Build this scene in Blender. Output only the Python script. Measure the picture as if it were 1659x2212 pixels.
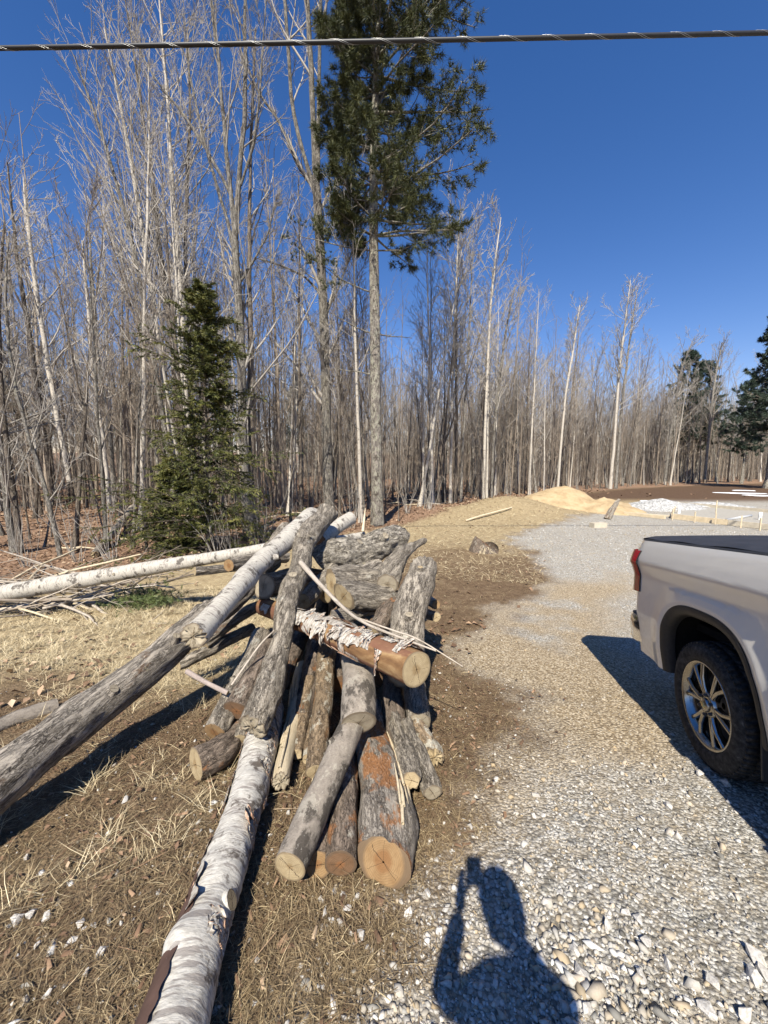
import bpy, math, random
import numpy as np
from mathutils import Vector, Matrix, Quaternion

for _o in list(bpy.data.objects):
    bpy.data.objects.remove(_o)
SC = bpy.context.scene
COL = SC.collection
rad = math.radians
RNG = np.random.default_rng(7)

# ------------------------------------------------------------------ camera
CAM_H, PITCH = 1.67, rad(6.8)
cam = bpy.data.cameras.new('camera')
cam.sensor_fit = 'HORIZONTAL'
cam.sensor_width = 36.0
cam.lens = 18.02
cam.clip_start = 0.005
cam.clip_end = 2000
camo = bpy.data.objects.new('camera', cam)
camo.location = (0, 0, CAM_H)
camo.rotation_euler = (rad(90) - PITCH, 0, 0)
COL.objects.link(camo)
SC.camera = camo

# ------------------------------------------------------------------ sky, sun, exposure
SUN_EL, SUN_AZ = rad(47.5), rad(12.0)        # the light travels forward and a little to the right
world = bpy.data.worlds.new('World')
SC.world = world
world.use_nodes = True
wt = world.node_tree
bg = wt.nodes['Background']
sky = wt.nodes.new('ShaderNodeTexSky')
sky.sky_type = 'NISHITA'
sky.sun_disc = False
sky.sun_elevation = SUN_EL
sky.sun_rotation = math.pi + SUN_AZ
sky.altitude = 400
sky.air_density = 1.25
sky.dust_density = 0.0
sky.ozone_density = 2.0
hs = wt.nodes.new('ShaderNodeHueSaturation')
hs.inputs['Saturation'].default_value = 1.32
wt.links.new(sky.outputs['Color'], hs.inputs['Color'])
tn = wt.nodes.new('ShaderNodeMix'); tn.data_type = 'RGBA'; tn.blend_type = 'MULTIPLY'
tn.inputs[0].default_value = 1.0
tn.inputs[7].default_value = (1.18, 1.02, 1.27, 1)      # the deep clear blue of a dry spring sky
wt.links.new(hs.outputs['Color'], tn.inputs[6])
wt.links.new(tn.outputs[2], bg.inputs['Color'])
bg.inputs['Strength'].default_value = 0.066
sun = bpy.data.lights.new('sun', 'SUN')
sun.energy = 5.0
sun.angle = rad(0.53)
sun.color = (1.0, 0.94, 0.82)
suno = bpy.data.objects.new('sun', sun)
suno.location = (-6, -30, 35)
LDIR = Vector((math.sin(SUN_AZ) * math.cos(SUN_EL), math.cos(SUN_AZ) * math.cos(SUN_EL), -math.sin(SUN_EL)))
suno.rotation_euler = LDIR.to_track_quat('-Z', 'Y').to_euler()
COL.objects.link(suno)
SC.view_settings.view_transform = 'Standard'
SC.view_settings.look = 'None'
SC.view_settings.gamma = 1.0
SC.view_settings.exposure = 0.74
SC.view_settings.use_curve_mapping = False
SC.cycles.max_bounces = 4
SC.cycles.diffuse_bounces = 1
SC.cycles.glossy_bounces = 3
SC.cycles.adaptive_threshold = 0.02
SC.cycles.transparent_max_bounces = 8

# ------------------------------------------------------------------ small helpers
def sstep(x, a, b):
    t = np.clip((x - a) / (b - a), 0, 1)
    return t * t * (3 - 2 * t)

def _hash(i, j, k, s):
    h = (i * 374761393 + j * 668265263 + k * 2147483647 + s * 144665) & 0xFFFFFFFF
    h = ((h ^ (h >> 13)) * 1274126177) & 0xFFFFFFFF
    h = ((h ^ (h >> 16)) * 2246822519) & 0xFFFFFFFF
    return ((h ^ (h >> 15)) & 0xFFFFFF) / float(0xFFFFFF)

def vnoise(p, seed=0):
    """smooth value noise in -1..1 at the rows of p (N,3)"""
    p = np.asarray(p, float)
    i = np.floor(p).astype(np.int64)
    f = p - i
    f = f * f * (3 - 2 * f)
    out = 0
    for dx in (0, 1):
        wx = f[:, 0] if dx else 1 - f[:, 0]
        for dy in (0, 1):
            wy = f[:, 1] if dy else 1 - f[:, 1]
            for dz in (0, 1):
                wz = f[:, 2] if dz else 1 - f[:, 2]
                out = out + wx * wy * wz * _hash(i[:, 0] + dx, i[:, 1] + dy, i[:, 2] + dz, seed)
    return out * 2 - 1

def fbm(p, seed=0, oct=3):
    p = np.asarray(p, float)
    a, s = 1.0, 0
    for k in range(oct):
        s = s + a * vnoise(p * 2 ** k, seed + k)
        a *= 0.5
    return s / 1.6

def noise2(x, y, sc, seed=0, oct=3):
    x = np.atleast_1d(np.asarray(x, float)); y = np.atleast_1d(np.asarray(y, float))
    sh = x.shape
    return fbm(np.stack([x.ravel() * sc, y.ravel() * sc, np.zeros(x.size) + 0.37], 1), seed, oct).reshape(sh)

def G0(x, y):
    """the smooth lie of the land: a bank falling away from the road, then level, with an added rise behind the woods"""
    x = np.asarray(x, float); y = np.asarray(y, float)
    s = np.clip(y - 3.5, 0, 5.5)
    z = -.137 * np.clip(y, -1, 3.5) - .137 * (s - s * s / 11)
    z = z + .75 * np.exp(-(((x - 7.5) / 2.6) ** 2 + ((y - 22.5) / 3.0) ** 2))
    z = z + .35 * np.exp(-(((x - 3.0) / 2.5) ** 2 + ((y - 20.5) / 2.5) ** 2))
    far = np.clip(y - np.interp(x, [-60, -10, 5, 27, 64, 130], [22, 26, 44, 66, 84, 110]), 0, 120)
    z = z + .075 * far * far / (far + 25)  # rise added behind the woods to block the glow at the horizon
    return z

YL = np.array([(-60, 3), (-30, 6.5), (-10, 9), (-6, 10.5), (-2, 15), (1, 18), (5, 24), (9, 28), (17, 36), (27, 45), (45, 54), (64, 62), (100, 75), (300, 150)], float)
def yline(x):
    return np.interp(x, YL[:, 0], YL[:, 1])

def Gz(x, y):
    x = np.asarray(x, float); y = np.asarray(y, float)
    wood = sstep(y - yline(x), -2, 3)
    z = G0(x, y) + .012 * noise2(x, y, 3.1, 11) + .02 * noise2(x, y, .8, 12, 2) * sstep(np.hypot(x, y), 2, 6)
    z = z + wood * .16 * noise2(x, y, .45, 13)
    return z.reshape(x.shape) if x.shape else float(np.ravel(z)[0])

_F, _CX, _CY = 830.4, 829.5, 1106.0
def ray(u, v):
    a, b = (u - _CX) / _F, (v - _CY) / _F
    return np.array([a, math.cos(PITCH) - b * math.sin(PITCH), -math.sin(PITCH) - b * math.cos(PITCH)])

def P(u, v, h=0.0):
    """point of the place at height h over the land that was sighted at (u, v)"""
    d = ray(u, v)
    ts = np.geomspace(.2, 300, 3000)
    pts = d[None] * ts[:, None]
    k = np.argmax(pts[:, 2] + CAM_H <= G0(pts[:, 0], pts[:, 1]) + h)
    return Vector((pts[k, 0], pts[k, 1], pts[k, 2] + CAM_H))

def PT(u, v, t):
    d = ray(u, v) * t
    return Vector((d[0], d[1], d[2] + CAM_H))

def mk_mesh(name, V, faces, smooth=True, attrs=None, mats=None, midx=None):
    """faces: list of int arrays (n,3) or (n,4)"""
    V = np.asarray(V, np.float32)
    me = bpy.data.meshes.new(name)
    faces = [np.asarray(f, np.int32) for f in faces if len(f)]
    loops = np.concatenate([f.ravel() for f in faces])
    sizes = np.concatenate([np.full(len(f), f.shape[1], np.int32) for f in faces])
    starts = np.concatenate([[0], np.cumsum(sizes)[:-1]]).astype(np.int32)
    me.vertices.add(len(V)); me.vertices.foreach_set('co', V.ravel())
    me.loops.add(len(loops)); me.loops.foreach_set('vertex_index', loops)
    me.polygons.add(len(sizes)); me.polygons.foreach_set('loop_start', starts)
    if smooth:
        me.polygons.foreach_set('use_smooth', np.ones(len(sizes), bool))
    for m in (mats or []):
        me.materials.append(m)
    if midx is not None:
        me.polygons.foreach_set('material_index', np.asarray(midx, np.int32))
    for k, a in (attrs or {}).items():
        a = np.asarray(a, np.float32)
        if a.ndim == 1:
            me.attributes.new(k, 'FLOAT', 'POINT').data.foreach_set('value', a)
        else:
            me.attributes.new(k, 'FLOAT_COLOR', 'POINT').data.foreach_set('color', a.ravel())
    me.update(calc_edges=True)
    return me

def obj(name, me, parent=None, loc=None, rot=None):
    o = bpy.data.objects.new(name, me)
    COL.objects.link(o)
    if parent is not None:
        o.parent = parent
    if loc is not None:
        o.location = loc
    if rot is not None:
        if isinstance(rot, Quaternion):
            o.rotation_mode = 'QUATERNION'; o.rotation_quaternion = rot
        else:
            o.rotation_euler = rot
    return o

def tag(o, label=None, cat=None, group=None, kind=None):
    if label: o['label'] = label
    if cat: o['category'] = cat
    if group: o['group'] = group
    if kind: o['kind'] = kind
    return o

def thing(name, label, cat, loc=(0, 0, 0), rotz=0, group=None):
    o = bpy.data.objects.new(name, None)
    o.empty_display_size = .1
    COL.objects.link(o)
    o.location = loc; o.rotation_euler = (0, 0, rotz)
    return tag(o, label, cat, group)

def grid_faces(nr, nc, wrap=False):
    """quads of an nr x nc vertex grid (rows, columns); wrap joins the last column to the first"""
    r = np.arange(nr - 1)[:, None]
    c = np.arange(nc if wrap else nc - 1)[None]
    c2 = (c + 1) % nc
    a = r * nc + c; b = r * nc + c2; d = (r + 1) * nc + c; e = (r + 1) * nc + c2
    return np.stack([a.ravel(), b.ravel(), e.ravel(), d.ravel()], 1)

def tubes(Pt, R, n):
    """Pt (N,k,3) polylines, R (N,k) radii -> verts, quads of n-sided tubes"""
    Pt = np.asarray(Pt, float); R = np.asarray(R, float)
    N, k, _ = Pt.shape
    T = np.gradient(Pt, axis=1)
    T /= np.linalg.norm(T, axis=2, keepdims=True) + 1e-9
    m = Pt[:, -1] - Pt[:, 0]
    ref = np.where(np.abs(m[:, 2:3]) > .8 * np.linalg.norm(m, axis=1, keepdims=True), np.array([[1., 0, 0]]), np.array([[0, 0, 1.]]))
    ref = np.repeat(ref[:, None], k, 1)
    U = ref - (ref * T).sum(2, keepdims=True) * T
    U /= np.linalg.norm(U, axis=2, keepdims=True) + 1e-9
    W = np.cross(T, U)
    ph = np.arange(n) * 2 * math.pi / n
    V = Pt[:, :, None] + R[:, :, None, None] * (np.cos(ph)[None, None, :, None] * U[:, :, None] + np.sin(ph)[None, None, :, None] * W[:, :, None])
    f = grid_faces(k, n, True)
    Fc = (f[None] + (np.arange(N) * k * n)[:, None, None]).reshape(-1, 4)
    return V.reshape(-1, 3), Fc

def join(parts):
    """[(V, F4), ...] -> V, F"""
    Vs, Fs, o = [], [], 0
    for V, Fq in parts:
        Vs.append(V); Fs.append(Fq + o); o += len(V)
    return np.concatenate(Vs), np.concatenate(Fs)

def box_geo(lo, hi, bev=0.0):
    x0, y0, z0 = lo; x1, y1, z1 = hi
    if bev <= 0:
        V = np.array([(x0, y0, z0), (x1, y0, z0), (x1, y1, z0), (x0, y1, z0), (x0, y0, z1), (x1, y0, z1), (x1, y1, z1), (x0, y1, z1)], float)
        return V, np.array([(0, 3, 2, 1), (4, 5, 6, 7), (0, 1, 5, 4), (1, 2, 6, 5), (2, 3, 7, 6), (3, 0, 4, 7)])
    V = []
    for (cx, sx) in ((x0, 1), (x1, -1)):
        for (cy, sy) in ((y0, 1), (y1, -1)):
            for (cz, sz) in ((z0, 1), (z1, -1)):
                V += [(cx, cy + sy * bev, cz + sz * bev), (cx + sx * bev, cy, cz + sz * bev), (cx + sx * bev, cy + sy * bev, cz)]
    V = np.array(V)
    return V, None

def hull_mesh(name, V, smooth=False, mats=None):
    import bmesh
    bm = bmesh.new()
    for v in V:
        bm.verts.new(v)
    bmesh.ops.convex_hull(bm, input=bm.verts)
    me = bpy.data.meshes.new(name)
    bm.to_mesh(me); bm.free()
    for m in (mats or []):
        me.materials.append(m)
    return me

def bevel_box(name, lo, hi, bev, m):
    V, _ = box_geo(lo, hi, bev)
    return hull_mesh(name, V, False, [m])

# ------------------------------------------------------------------ node materials
class NB:
    def __init__(s, name):
        s.m = bpy.data.materials.new(name); s.m.use_nodes = True
        s.t = s.m.node_tree
        s.b = s.t.nodes['Principled BSDF']
    def n(s, ty, **kw):
        nd = s.t.nodes.new(ty)
        for k, v in kw.items():
            setattr(nd, k, v)
        return nd
    def put(s, sock, v):
        if v is None:
            return
        if isinstance(v, bpy.types.NodeSocket):
            s.t.links.new(v, sock)
        elif isinstance(v, (tuple, list)) and sock.type == 'RGBA' and len(v) == 3:
            sock.default_value = (*v, 1)
        else:
            sock.default_value = v
    def coord(s, out='Object', scale=(1, 1, 1), off=None):
        c = s.n('ShaderNodeTexCoord').outputs[out]
        mp = s.n('ShaderNodeMapping'); s.put(mp.inputs['Vector'], c); mp.inputs['Scale'].default_value = scale
        if off is not None:
            s.put(mp.inputs['Location'], off)
        return mp.outputs['Vector']
    def noise(s, vec, scale, detail=4, rough=.55, dist=0.0, out='Fac'):
        nd = s.n('ShaderNodeTexNoise'); s.put(nd.inputs['Vector'], vec)
        nd.inputs['Scale'].default_value = scale; nd.inputs['Detail'].default_value = detail
        nd.inputs['Roughness'].default_value = rough; nd.inputs['Distortion'].default_value = dist
        return nd.outputs[out]
    def voro(s, vec, scale, feat='F1', out='Distance', rnd=1.0):
        nd = s.n('ShaderNodeTexVoronoi'); nd.feature = feat; s.put(nd.inputs['Vector'], vec)
        nd.inputs['Scale'].default_value = scale; nd.inputs['Randomness'].default_value = rnd
        return nd.outputs[out]
    def ramp(s, fac, stops, interp='LINEAR'):
        nd = s.n('ShaderNodeValToRGB'); s.put(nd.inputs['Fac'], fac)
        cr = nd.color_ramp; cr.interpolation = interp
        while len(cr.elements) < len(stops):
            cr.elements.new(.5)
        for e, (p, c) in zip(cr.elements, stops):
            e.position = p
            e.color = (c, c, c, 1) if isinstance(c, (int, float)) else (*c, 1)
        return nd.outputs['Color']
    def mix(s, fac, a, b, bt='MIX'):
        nd = s.n('ShaderNodeMix'); nd.data_type = 'RGBA'; nd.blend_type = bt
        s.put(nd.inputs[0], fac); s.put(nd.inputs[6], a); s.put(nd.inputs[7], b)
        return nd.outputs[2]
    def math(s, op, a, b=None, c=None):
        nd = s.n('ShaderNodeMath'); nd.operation = op
        s.put(nd.inputs[0], a); s.put(nd.inputs[1], b); s.put(nd.inputs[2], c)
        return nd.outputs[0]
    def attr(s, name, out='Fac'):
        nd = s.n('ShaderNodeAttribute'); nd.attribute_name = name
        return nd.outputs[out]
    def rnd(s):
        return s.n('ShaderNodeObjectInfo').outputs['Random']
    def bump(s, h, strength=.5, dist=.01):
        nd = s.n('ShaderNodeBump'); s.put(nd.inputs['Height'], h)
        nd.inputs['Strength'].default_value = strength; nd.inputs['Distance'].default_value = dist
        s.t.links.new(nd.outputs['Normal'], s.b.inputs['Normal'])
    def fin(s, col=None, rough=.8, spec=.3, metal=0.0, coat=0.0):
        s.put(s.b.inputs['Base Color'], col)
        s.put(s.b.inputs['Roughness'], rough)
        s.b.inputs['Specular IOR Level'].default_value = spec
        s.b.inputs['Metallic'].default_value = metal
        s.b.inputs['Coat Weight'].default_value = coat
        s.b.inputs['Coat Roughness'].default_value = .04
        return s.m

def plain(name, col, rough=.6, spec=.4, metal=0.0, coat=0.0, var=.12, vs=30, bump=0):
    b = NB(name)
    v = b.coord('Object')
    n = b.noise(v, vs, 4)
    lo = tuple(c * (1 - var) for c in col); hi = tuple(min(1, c * (1 + var)) for c in col)
    c = b.ramp(n, [(.3, lo), (.7, hi)])
    if bump:
        b.bump(n, bump, .004)
    return b.fin(c, rough, spec, metal, coat)
# ------------------------------------------------------------------ bark and wood materials
def bark_mat(name, light, dark, stretch=5.0, scale=14, lichen=None, lam=.55, patch=None, pam=.6, bump=.8, bdist=.012, hue=.1, plate=0.0, fleck=None):
    b = NB(name)
    off = b.math('MULTIPLY', b.rnd(), 37.0)
    v = b.coord('Object', (1, 1, 1 / stretch), off)
    n1 = b.noise(v, scale, 6, .68, .6)
    n2 = b.noise(b.coord('Object', (1, 1, 1 / (stretch * .5)), off), scale * 3.6, 6, .7)
    h = b.math('ADD', b.math('MULTIPLY', n1, .6), b.math('MULTIPLY', n2, .4))
    c = b.ramp(h, [(.33, dark), (.43, tuple((x * .4 + y * .6) for x, y in zip(dark, light))), (.54, light), (.72, tuple(min(1, x * 1.22) for x in light))])
    if plate:
        wv = b.n('ShaderNodeMix'); wv.data_type = 'VECTOR'
        wv.inputs[0].default_value = .10
        b.put(wv.inputs[4], v); b.put(wv.inputs[5], b.noise(v, scale * 1.4, 3, .6, 0, 'Color'))
        ed = b.voro(wv.outputs[1], plate, 'DISTANCE_TO_EDGE')
        ed2 = b.voro(wv.outputs[1], plate * 2.3, 'DISTANCE_TO_EDGE')
        crack = b.math('MULTIPLY', b.ramp(ed, [(.0, .0), (.05, .5), (.13, 1.0)]), b.ramp(ed2, [(.0, .35), (.10, 1.0)]))
        crack = b.math('MAXIMUM', crack, b.ramp(n1, [(.42, 0.0), (.60, .8)]))
        c = b.mix(crack, tuple(x * .8 for x in dark), c)
        h = b.math('ADD', b.math('MULTIPLY', h, .5), b.math('MULTIPLY', crack, .6))
    big = b.noise(b.coord('Object', (1, 1, .5), b.math('MULTIPLY', b.rnd(), 23.0)), 3.2, 4, .6)
    c = b.mix(b.ramp(big, [(.42, 0.0), (.75, .45)]), c, tuple(x * .5 for x in light))
    if patch:
        pn = b.noise(b.coord('Object', (1, 1, .6), b.math('MULTIPLY', b.rnd(), 71.0)), 5.0, 5, .65)
        c = b.mix(b.ramp(pn, [(pam, 0.0), (pam + .05, .85)]), c, b.mix(n2, tuple(x * .5 for x in patch), patch))
    if lichen:
        ln = b.noise(b.coord('Object', (1, 1, .7), b.math('MULTIPLY', b.rnd(), 51.0)), 7.5, 7, .75)
        c = b.mix(b.ramp(ln, [(lam, 0.0), (lam + .04, .8)]), c, b.mix(n2, tuple(x * .6 for x in lichen), lichen))
    if fleck:
        fn = b.noise(b.coord('Object', (1, 1, .8), off), 75, 4, .7)
        c = b.mix(b.ramp(fn, [(.60, 0.0), (.70, .5)]), c, fleck)
    hv = b.n('ShaderNodeHueSaturation'); b.put(hv.inputs['Color'], c)
    b.put(hv.inputs['Value'], b.math('ADD', 1 - hue, b.math('MULTIPLY', b.rnd(), 2 * hue)))
    b.bump(h, bump, bdist)
    return b.fin(hv.outputs['Color'], .9, .15)

def birch_mat(name, white=(.72, .69, .63), dark=(.10, .085, .075), amt=.6, grey=(.45, .42, .38), bl=.58):
    b = NB(name)
    off = b.math('MULTIPLY', b.rnd(), 37.0)
    lent = b.noise(b.coord('Object', (1, 1, 7), off), 9, 4, .55, .2)          # short dark lines round the stem
    blot = b.noise(b.coord('Object', (1, 1, 1.2), off), 5.5, 6, .7)
    fine = b.noise(b.coord('Object', (1, 1, 3), off), 40, 5, .6)
    c = b.mix(b.ramp(fine, [(.35, 0.0), (.75, .7)]), white, grey)
    c = b.mix(b.ramp(lent, [(amt, 0.0), (amt + .05, .75)]), c, (.22, .19, .17))
    c = b.mix(b.ramp(blot, [(bl, 0.0), (bl + .06, .9)]), c, dark)
    b.bump(b.math('ADD', fine, b.math('MULTIPLY', lent, -.6)), .5, .006)
    return b.fin(c, .7, .25)

M = {}
M['rough'] = bark_mat('bark_furrowed_grey', (.43, .375, .30), (.085, .066, .05), 4.5, 30, lichen=(.60, .56, .47), lam=.60, bump=1.0, bdist=.016, plate=34, fleck=(.66, .62, .53))
M['darkrough'] = bark_mat('bark_deep_furrowed', (.52, .465, .38), (.06, .046, .036), 2.2, 22, lichen=(.60, .55, .45), lam=.63, bump=1.0, bdist=.03, plate=19, fleck=(.66, .61, .5))
M['weathered'] = bark_mat('bark_weathered_brown', (.44, .385, .315), (.05, .04, .033), 6, 30, lichen=(.50, .44, .27), lam=.63, patch=(.22, .14, .09), pam=.60, bump=1.0, bdist=.014, plate=26, fleck=(.54, .49, .42))
M['smooth'] = bark_mat('bark_smooth_mottled', (.29, .25, .205), (.10, .083, .068), 1.3, 26, lichen=(.42, .38, .31), lam=.57, patch=(.065, .055, .046), pam=.52, bump=.8, fleck=(.50, .46, .4))
M['lichen'] = bark_mat('bark_lichen_brown', (.32, .235, .15), (.06, .042, .03), 3, 30, lichen=(.62, .585, .48), lam=.54, patch=(.36, .18, .075), pam=.60, plate=30, fleck=(.6, .56, .47))
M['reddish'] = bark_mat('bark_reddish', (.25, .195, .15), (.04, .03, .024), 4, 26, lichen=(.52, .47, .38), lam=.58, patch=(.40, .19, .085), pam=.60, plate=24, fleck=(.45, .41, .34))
M['greyorange'] = bark_mat('bark_grey_with_orange', (.37, .325, .27), (.07, .055, .044), 4, 24, lichen=(.50, .46, .38), lam=.62, patch=(.40, .18, .07), pam=.48, plate=22, fleck=(.6, .56, .48))
M['paperbirch'] = birch_mat('bark_paper_birch', (.58, .55, .49), (.09, .072, .058), .53, (.24, .215, .18), .55)
M['birchpole'] = birch_mat('bark_birch_pole', (.50, .465, .40), (.085, .072, .06), .55, (.24, .215, .18), .545)
M['stick'] = bark_mat('bark_thin_stick', (.46, .40, .33), (.16, .13, .10), 5, 40, bump=.3)
M['pinkstick'] = bark_mat('bark_pinkish_stick', (.40, .33, .29), (.17, .13, .115), 5, 40, bump=.2)
M['drywood'] = bark_mat('dry_splintered_wood', (.62, .52, .36), (.30, .22, .13), 8, 30, bump=.4)
def peeled():
    b = NB('peeled_birch_wood')
    v = b.coord('Object', (1, 1, .35))
    n = b.noise(v, 9, 6, .65, .4)
    n2 = b.noise(b.coord('Object', (1, 1, .25)), 5, 5, .6, .3)
    c = b.ramp(n, [(.3, (.10, .052, .027)), (.46, (.215, .12, .055)), (.60, (.34, .22, .11)), (.75, (.46, .335, .195))])
    c = b.mix(b.ramp(n2, [(.46, 0.0), (.52, .9)]), c, b.mix(n, (.10, .045, .03), (.24, .115, .07)))
    b.bump(n, .25, .005)
    return b.fin(c, .8, .2)
M['peeled'] = peeled()
def curl_mat():
    b = NB('curled_birch_bark')
    n = b.noise(b.coord('Object', (1, 1, 4)), 22, 4, .6)
    outer = b.ramp(n, [(.40, (.26, .22, .175)), (.62, (.54, .505, .445))])
    inner = b.ramp(n, [(.35, (.36, .20, .125)), (.65, (.56, .37, .26))])
    return b.fin(b.mix(b.attr('inner'), outer, inner), .65, .3)
M['curl'] = curl_mat()
def cut_mat(name, light, mid, heart, hr=.35, dark=.45):
    b = NB(name)
    v = b.coord('Object')
    nd = b.noise(v, 9, 4, .6)
    ln = b.n('ShaderNodeVectorMath'); ln.operation = 'LENGTH'
    b.put(ln.inputs[0], v)
    r = b.math('ADD', ln.outputs['Value'], b.math('MULTIPLY', nd, .035))
    ring = b.math('SINE', b.math('MULTIPLY', r, 720.0))
    base = b.mix(b.ramp(b.noise(v, 14, 5, .6), [(.32, 0.0), (.7, 1.0)]), mid, light)
    base = b.mix(b.math('MULTIPLY', b.ramp(ring, [(.1, 0.0), (.95, 1.0)]), .32), base, tuple(c * dark for c in light))
    hm = b.ramp(b.math('DIVIDE', r, b.math('MULTIPLY', b.attr('rim'), 1.0)), [(hr, 1.0), (hr + .16, 0.0)])
    base = b.mix(b.math('MULTIPLY', hm, .75), base, heart)
    sx = b.n('ShaderNodeSeparateXYZ'); b.put(sx.inputs[0], v)
    ang = b.math('ARCTAN2', sx.outputs[1], sx.outputs[0])
    for fq, wd in ((1.0, .0016), (1.5, .0011)):
        ck = b.math('ABSOLUTE', b.math('SINE', b.math('ADD', b.math('MULTIPLY', ang, fq), b.math('ADD', b.math('MULTIPLY', b.rnd(), 40.0 * fq), b.math('MULTIPLY', nd, 1.1)))))
        line = b.math('LESS_THAN', b.math('MULTIPLY', ck, ln.outputs['Value']), wd)
        line = b.math('MULTIPLY', line, b.math('LESS_THAN', ln.outputs['Value'], b.math('MULTIPLY', b.attr('rim'), .8)))
        base = b.mix(b.math('MULTIPLY', line, .8), base, (.05, .033, .02))
    rimd = b.ramp(b.math('DIVIDE', ln.outputs['Value'], b.attr('rim')), [(.82, 0.0), (.97, .75)])
    base = b.mix(rimd, base, (.11, .08, .055))
    saw = b.noise(b.coord('Object', (1.5, 30, 1)), 8, 3, .6)
    base = b.mix(b.ramp(saw, [(.45, 0.0), (.8, .35)]), base, tuple(c * .5 for c in mid))
    b.bump(b.math('ADD', saw, b.math('MULTIPLY', ring, .25)), .35, .002)
    return b.fin(base, .85, .2)
M['cut_tan'] = cut_mat('sawn_end_tan', (.46, .365, .225), (.31, .235, .135), (.25, .17, .085))
M['cut_grey'] = cut_mat('sawn_end_grey', (.40, .345, .255), (.27, .225, .16), (.21, .165, .11))
M['cut_orange'] = cut_mat('sawn_end_orange', (.31, .205, .105), (.22, .13, .06), (.20, .098, .04), .5)
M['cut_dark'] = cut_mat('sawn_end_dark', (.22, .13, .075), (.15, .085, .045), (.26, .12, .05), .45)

M['tree_grey'] = bark_mat('bark_tree_grey', (.37, .34, .295), (.085, .073, .06), 5, 18, lichen=(.50, .47, .37), lam=.57, patch=(.13, .11, .09), pam=.56, bump=1.0, bdist=.03, hue=.22, plate=20)
M['tree_brown'] = bark_mat('bark_tree_brown', (.27, .225, .18), (.07, .056, .045), 5, 16, lichen=(.44, .40, .33), lam=.6, bump=1.0, bdist=.03, hue=.25, plate=20)
M['tree_pale'] = birch_mat('bark_tree_birch', (.56, .51, .43), (.12, .10, .08), .57, (.33, .295, .25))
M['twig_grey'] = bark_mat('twigs_grey', (.40, .365, .32), (.19, .17, .145), 2, 6, bump=0.0, hue=.2)
M['twig_brown'] = bark_mat('twigs_brown', (.29, .24, .19), (.13, .105, .08), 2, 6, bump=0.0, hue=.25)
M['pine_bark'] = bark_mat('bark_white_pine', (.36, .32, .275), (.085, .07, .058), 4, 16, lichen=(.52, .50, .39), lam=.51, patch=(.10, .08, .065), pam=.56, bump=1.0, bdist=.03, plate=18)

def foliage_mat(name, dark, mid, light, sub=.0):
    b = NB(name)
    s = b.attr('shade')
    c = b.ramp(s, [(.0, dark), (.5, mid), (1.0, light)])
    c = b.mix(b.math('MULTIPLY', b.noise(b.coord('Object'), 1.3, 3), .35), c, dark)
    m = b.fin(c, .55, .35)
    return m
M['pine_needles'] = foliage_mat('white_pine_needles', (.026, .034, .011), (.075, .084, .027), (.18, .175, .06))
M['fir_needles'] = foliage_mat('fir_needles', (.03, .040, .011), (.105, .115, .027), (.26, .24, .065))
M['blue_needles'] = foliage_mat('far_pine_needles', (.030, .048, .034), (.055, .080, .055), (.10, .125, .085))
M['sprig'] = foliage_mat('sprig_needles', (.06, .09, .03), (.12, .15, .05), (.20, .22, .09))

# ------------------------------------------------------------------ ground
BX = np.array([(-4, -1.5), (0, -.9), (1, -.45), (1.5, -.02), (2.0, .45), (2.65, 1.15), (3.3, 1.2), (4.65, 1.05), (6.0, 1.7), (6.8, 2.2), (7.6, 3.3), (8.5, 3.9), (10.5, 4.2), (12.8, 4.2), (14.5, 5.2), (16.5, 7.0), (19.5, 10.5), (24, 15), (31, 24), (34, 40), (60, 90)], float)
def bxline(y):
    return np.interp(y, BX[:, 0], BX[:, 1])
def zones(x, y):
    n1 = noise2(x, y, .9, 21, 4); n2 = noise2(x, y, 2.7, 22, 3); n3 = noise2(x, y, .35, 23, 3); n4 = noise2(x, y, 7.5, 24, 3)
    d = x - bxline(y) + (.40 * n1 + .30 * n2 + .22 * n4) * (1 + .06 * np.clip(y, 0, 20))
    gravel = sstep(d, -.35, .45)
    tan = gravel * sstep(x - bxline(y) + .5 * n1, 2.6, 1.3) * sstep(y + .4 * n2, 1.9, 2.8) * sstep(y + n1, 9.2, 7.8) * sstep(n1 + .6 * n2, -.75, -.15)
    tan = np.maximum(tan, gravel * .75 * sstep(n3, .1, .5) * sstep(y, 7, 3))
    leaf = sstep(y - yline(x) + .8 * n1, -2.4, -.6)
    yy = y + .7 * n1 + .5 * n2; xx = x + .6 * n1 + .4 * n2
    straw = (1 - gravel) * (1 - leaf) * np.maximum(sstep(yy, 2.8, 4.4) * sstep(xx, -.4, -1.7), np.maximum(sstep(y + 2.5 * n1, 9, 14) * .9, .5 * sstep(n1 + .5 * n4, .0, .7)))
    mud = sstep(y, 26, 31) * sstep(x, 9, 14) * (1 - leaf)
    gravel = gravel * (1 - mud)
    return gravel, tan, leaf, straw, mud

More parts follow.
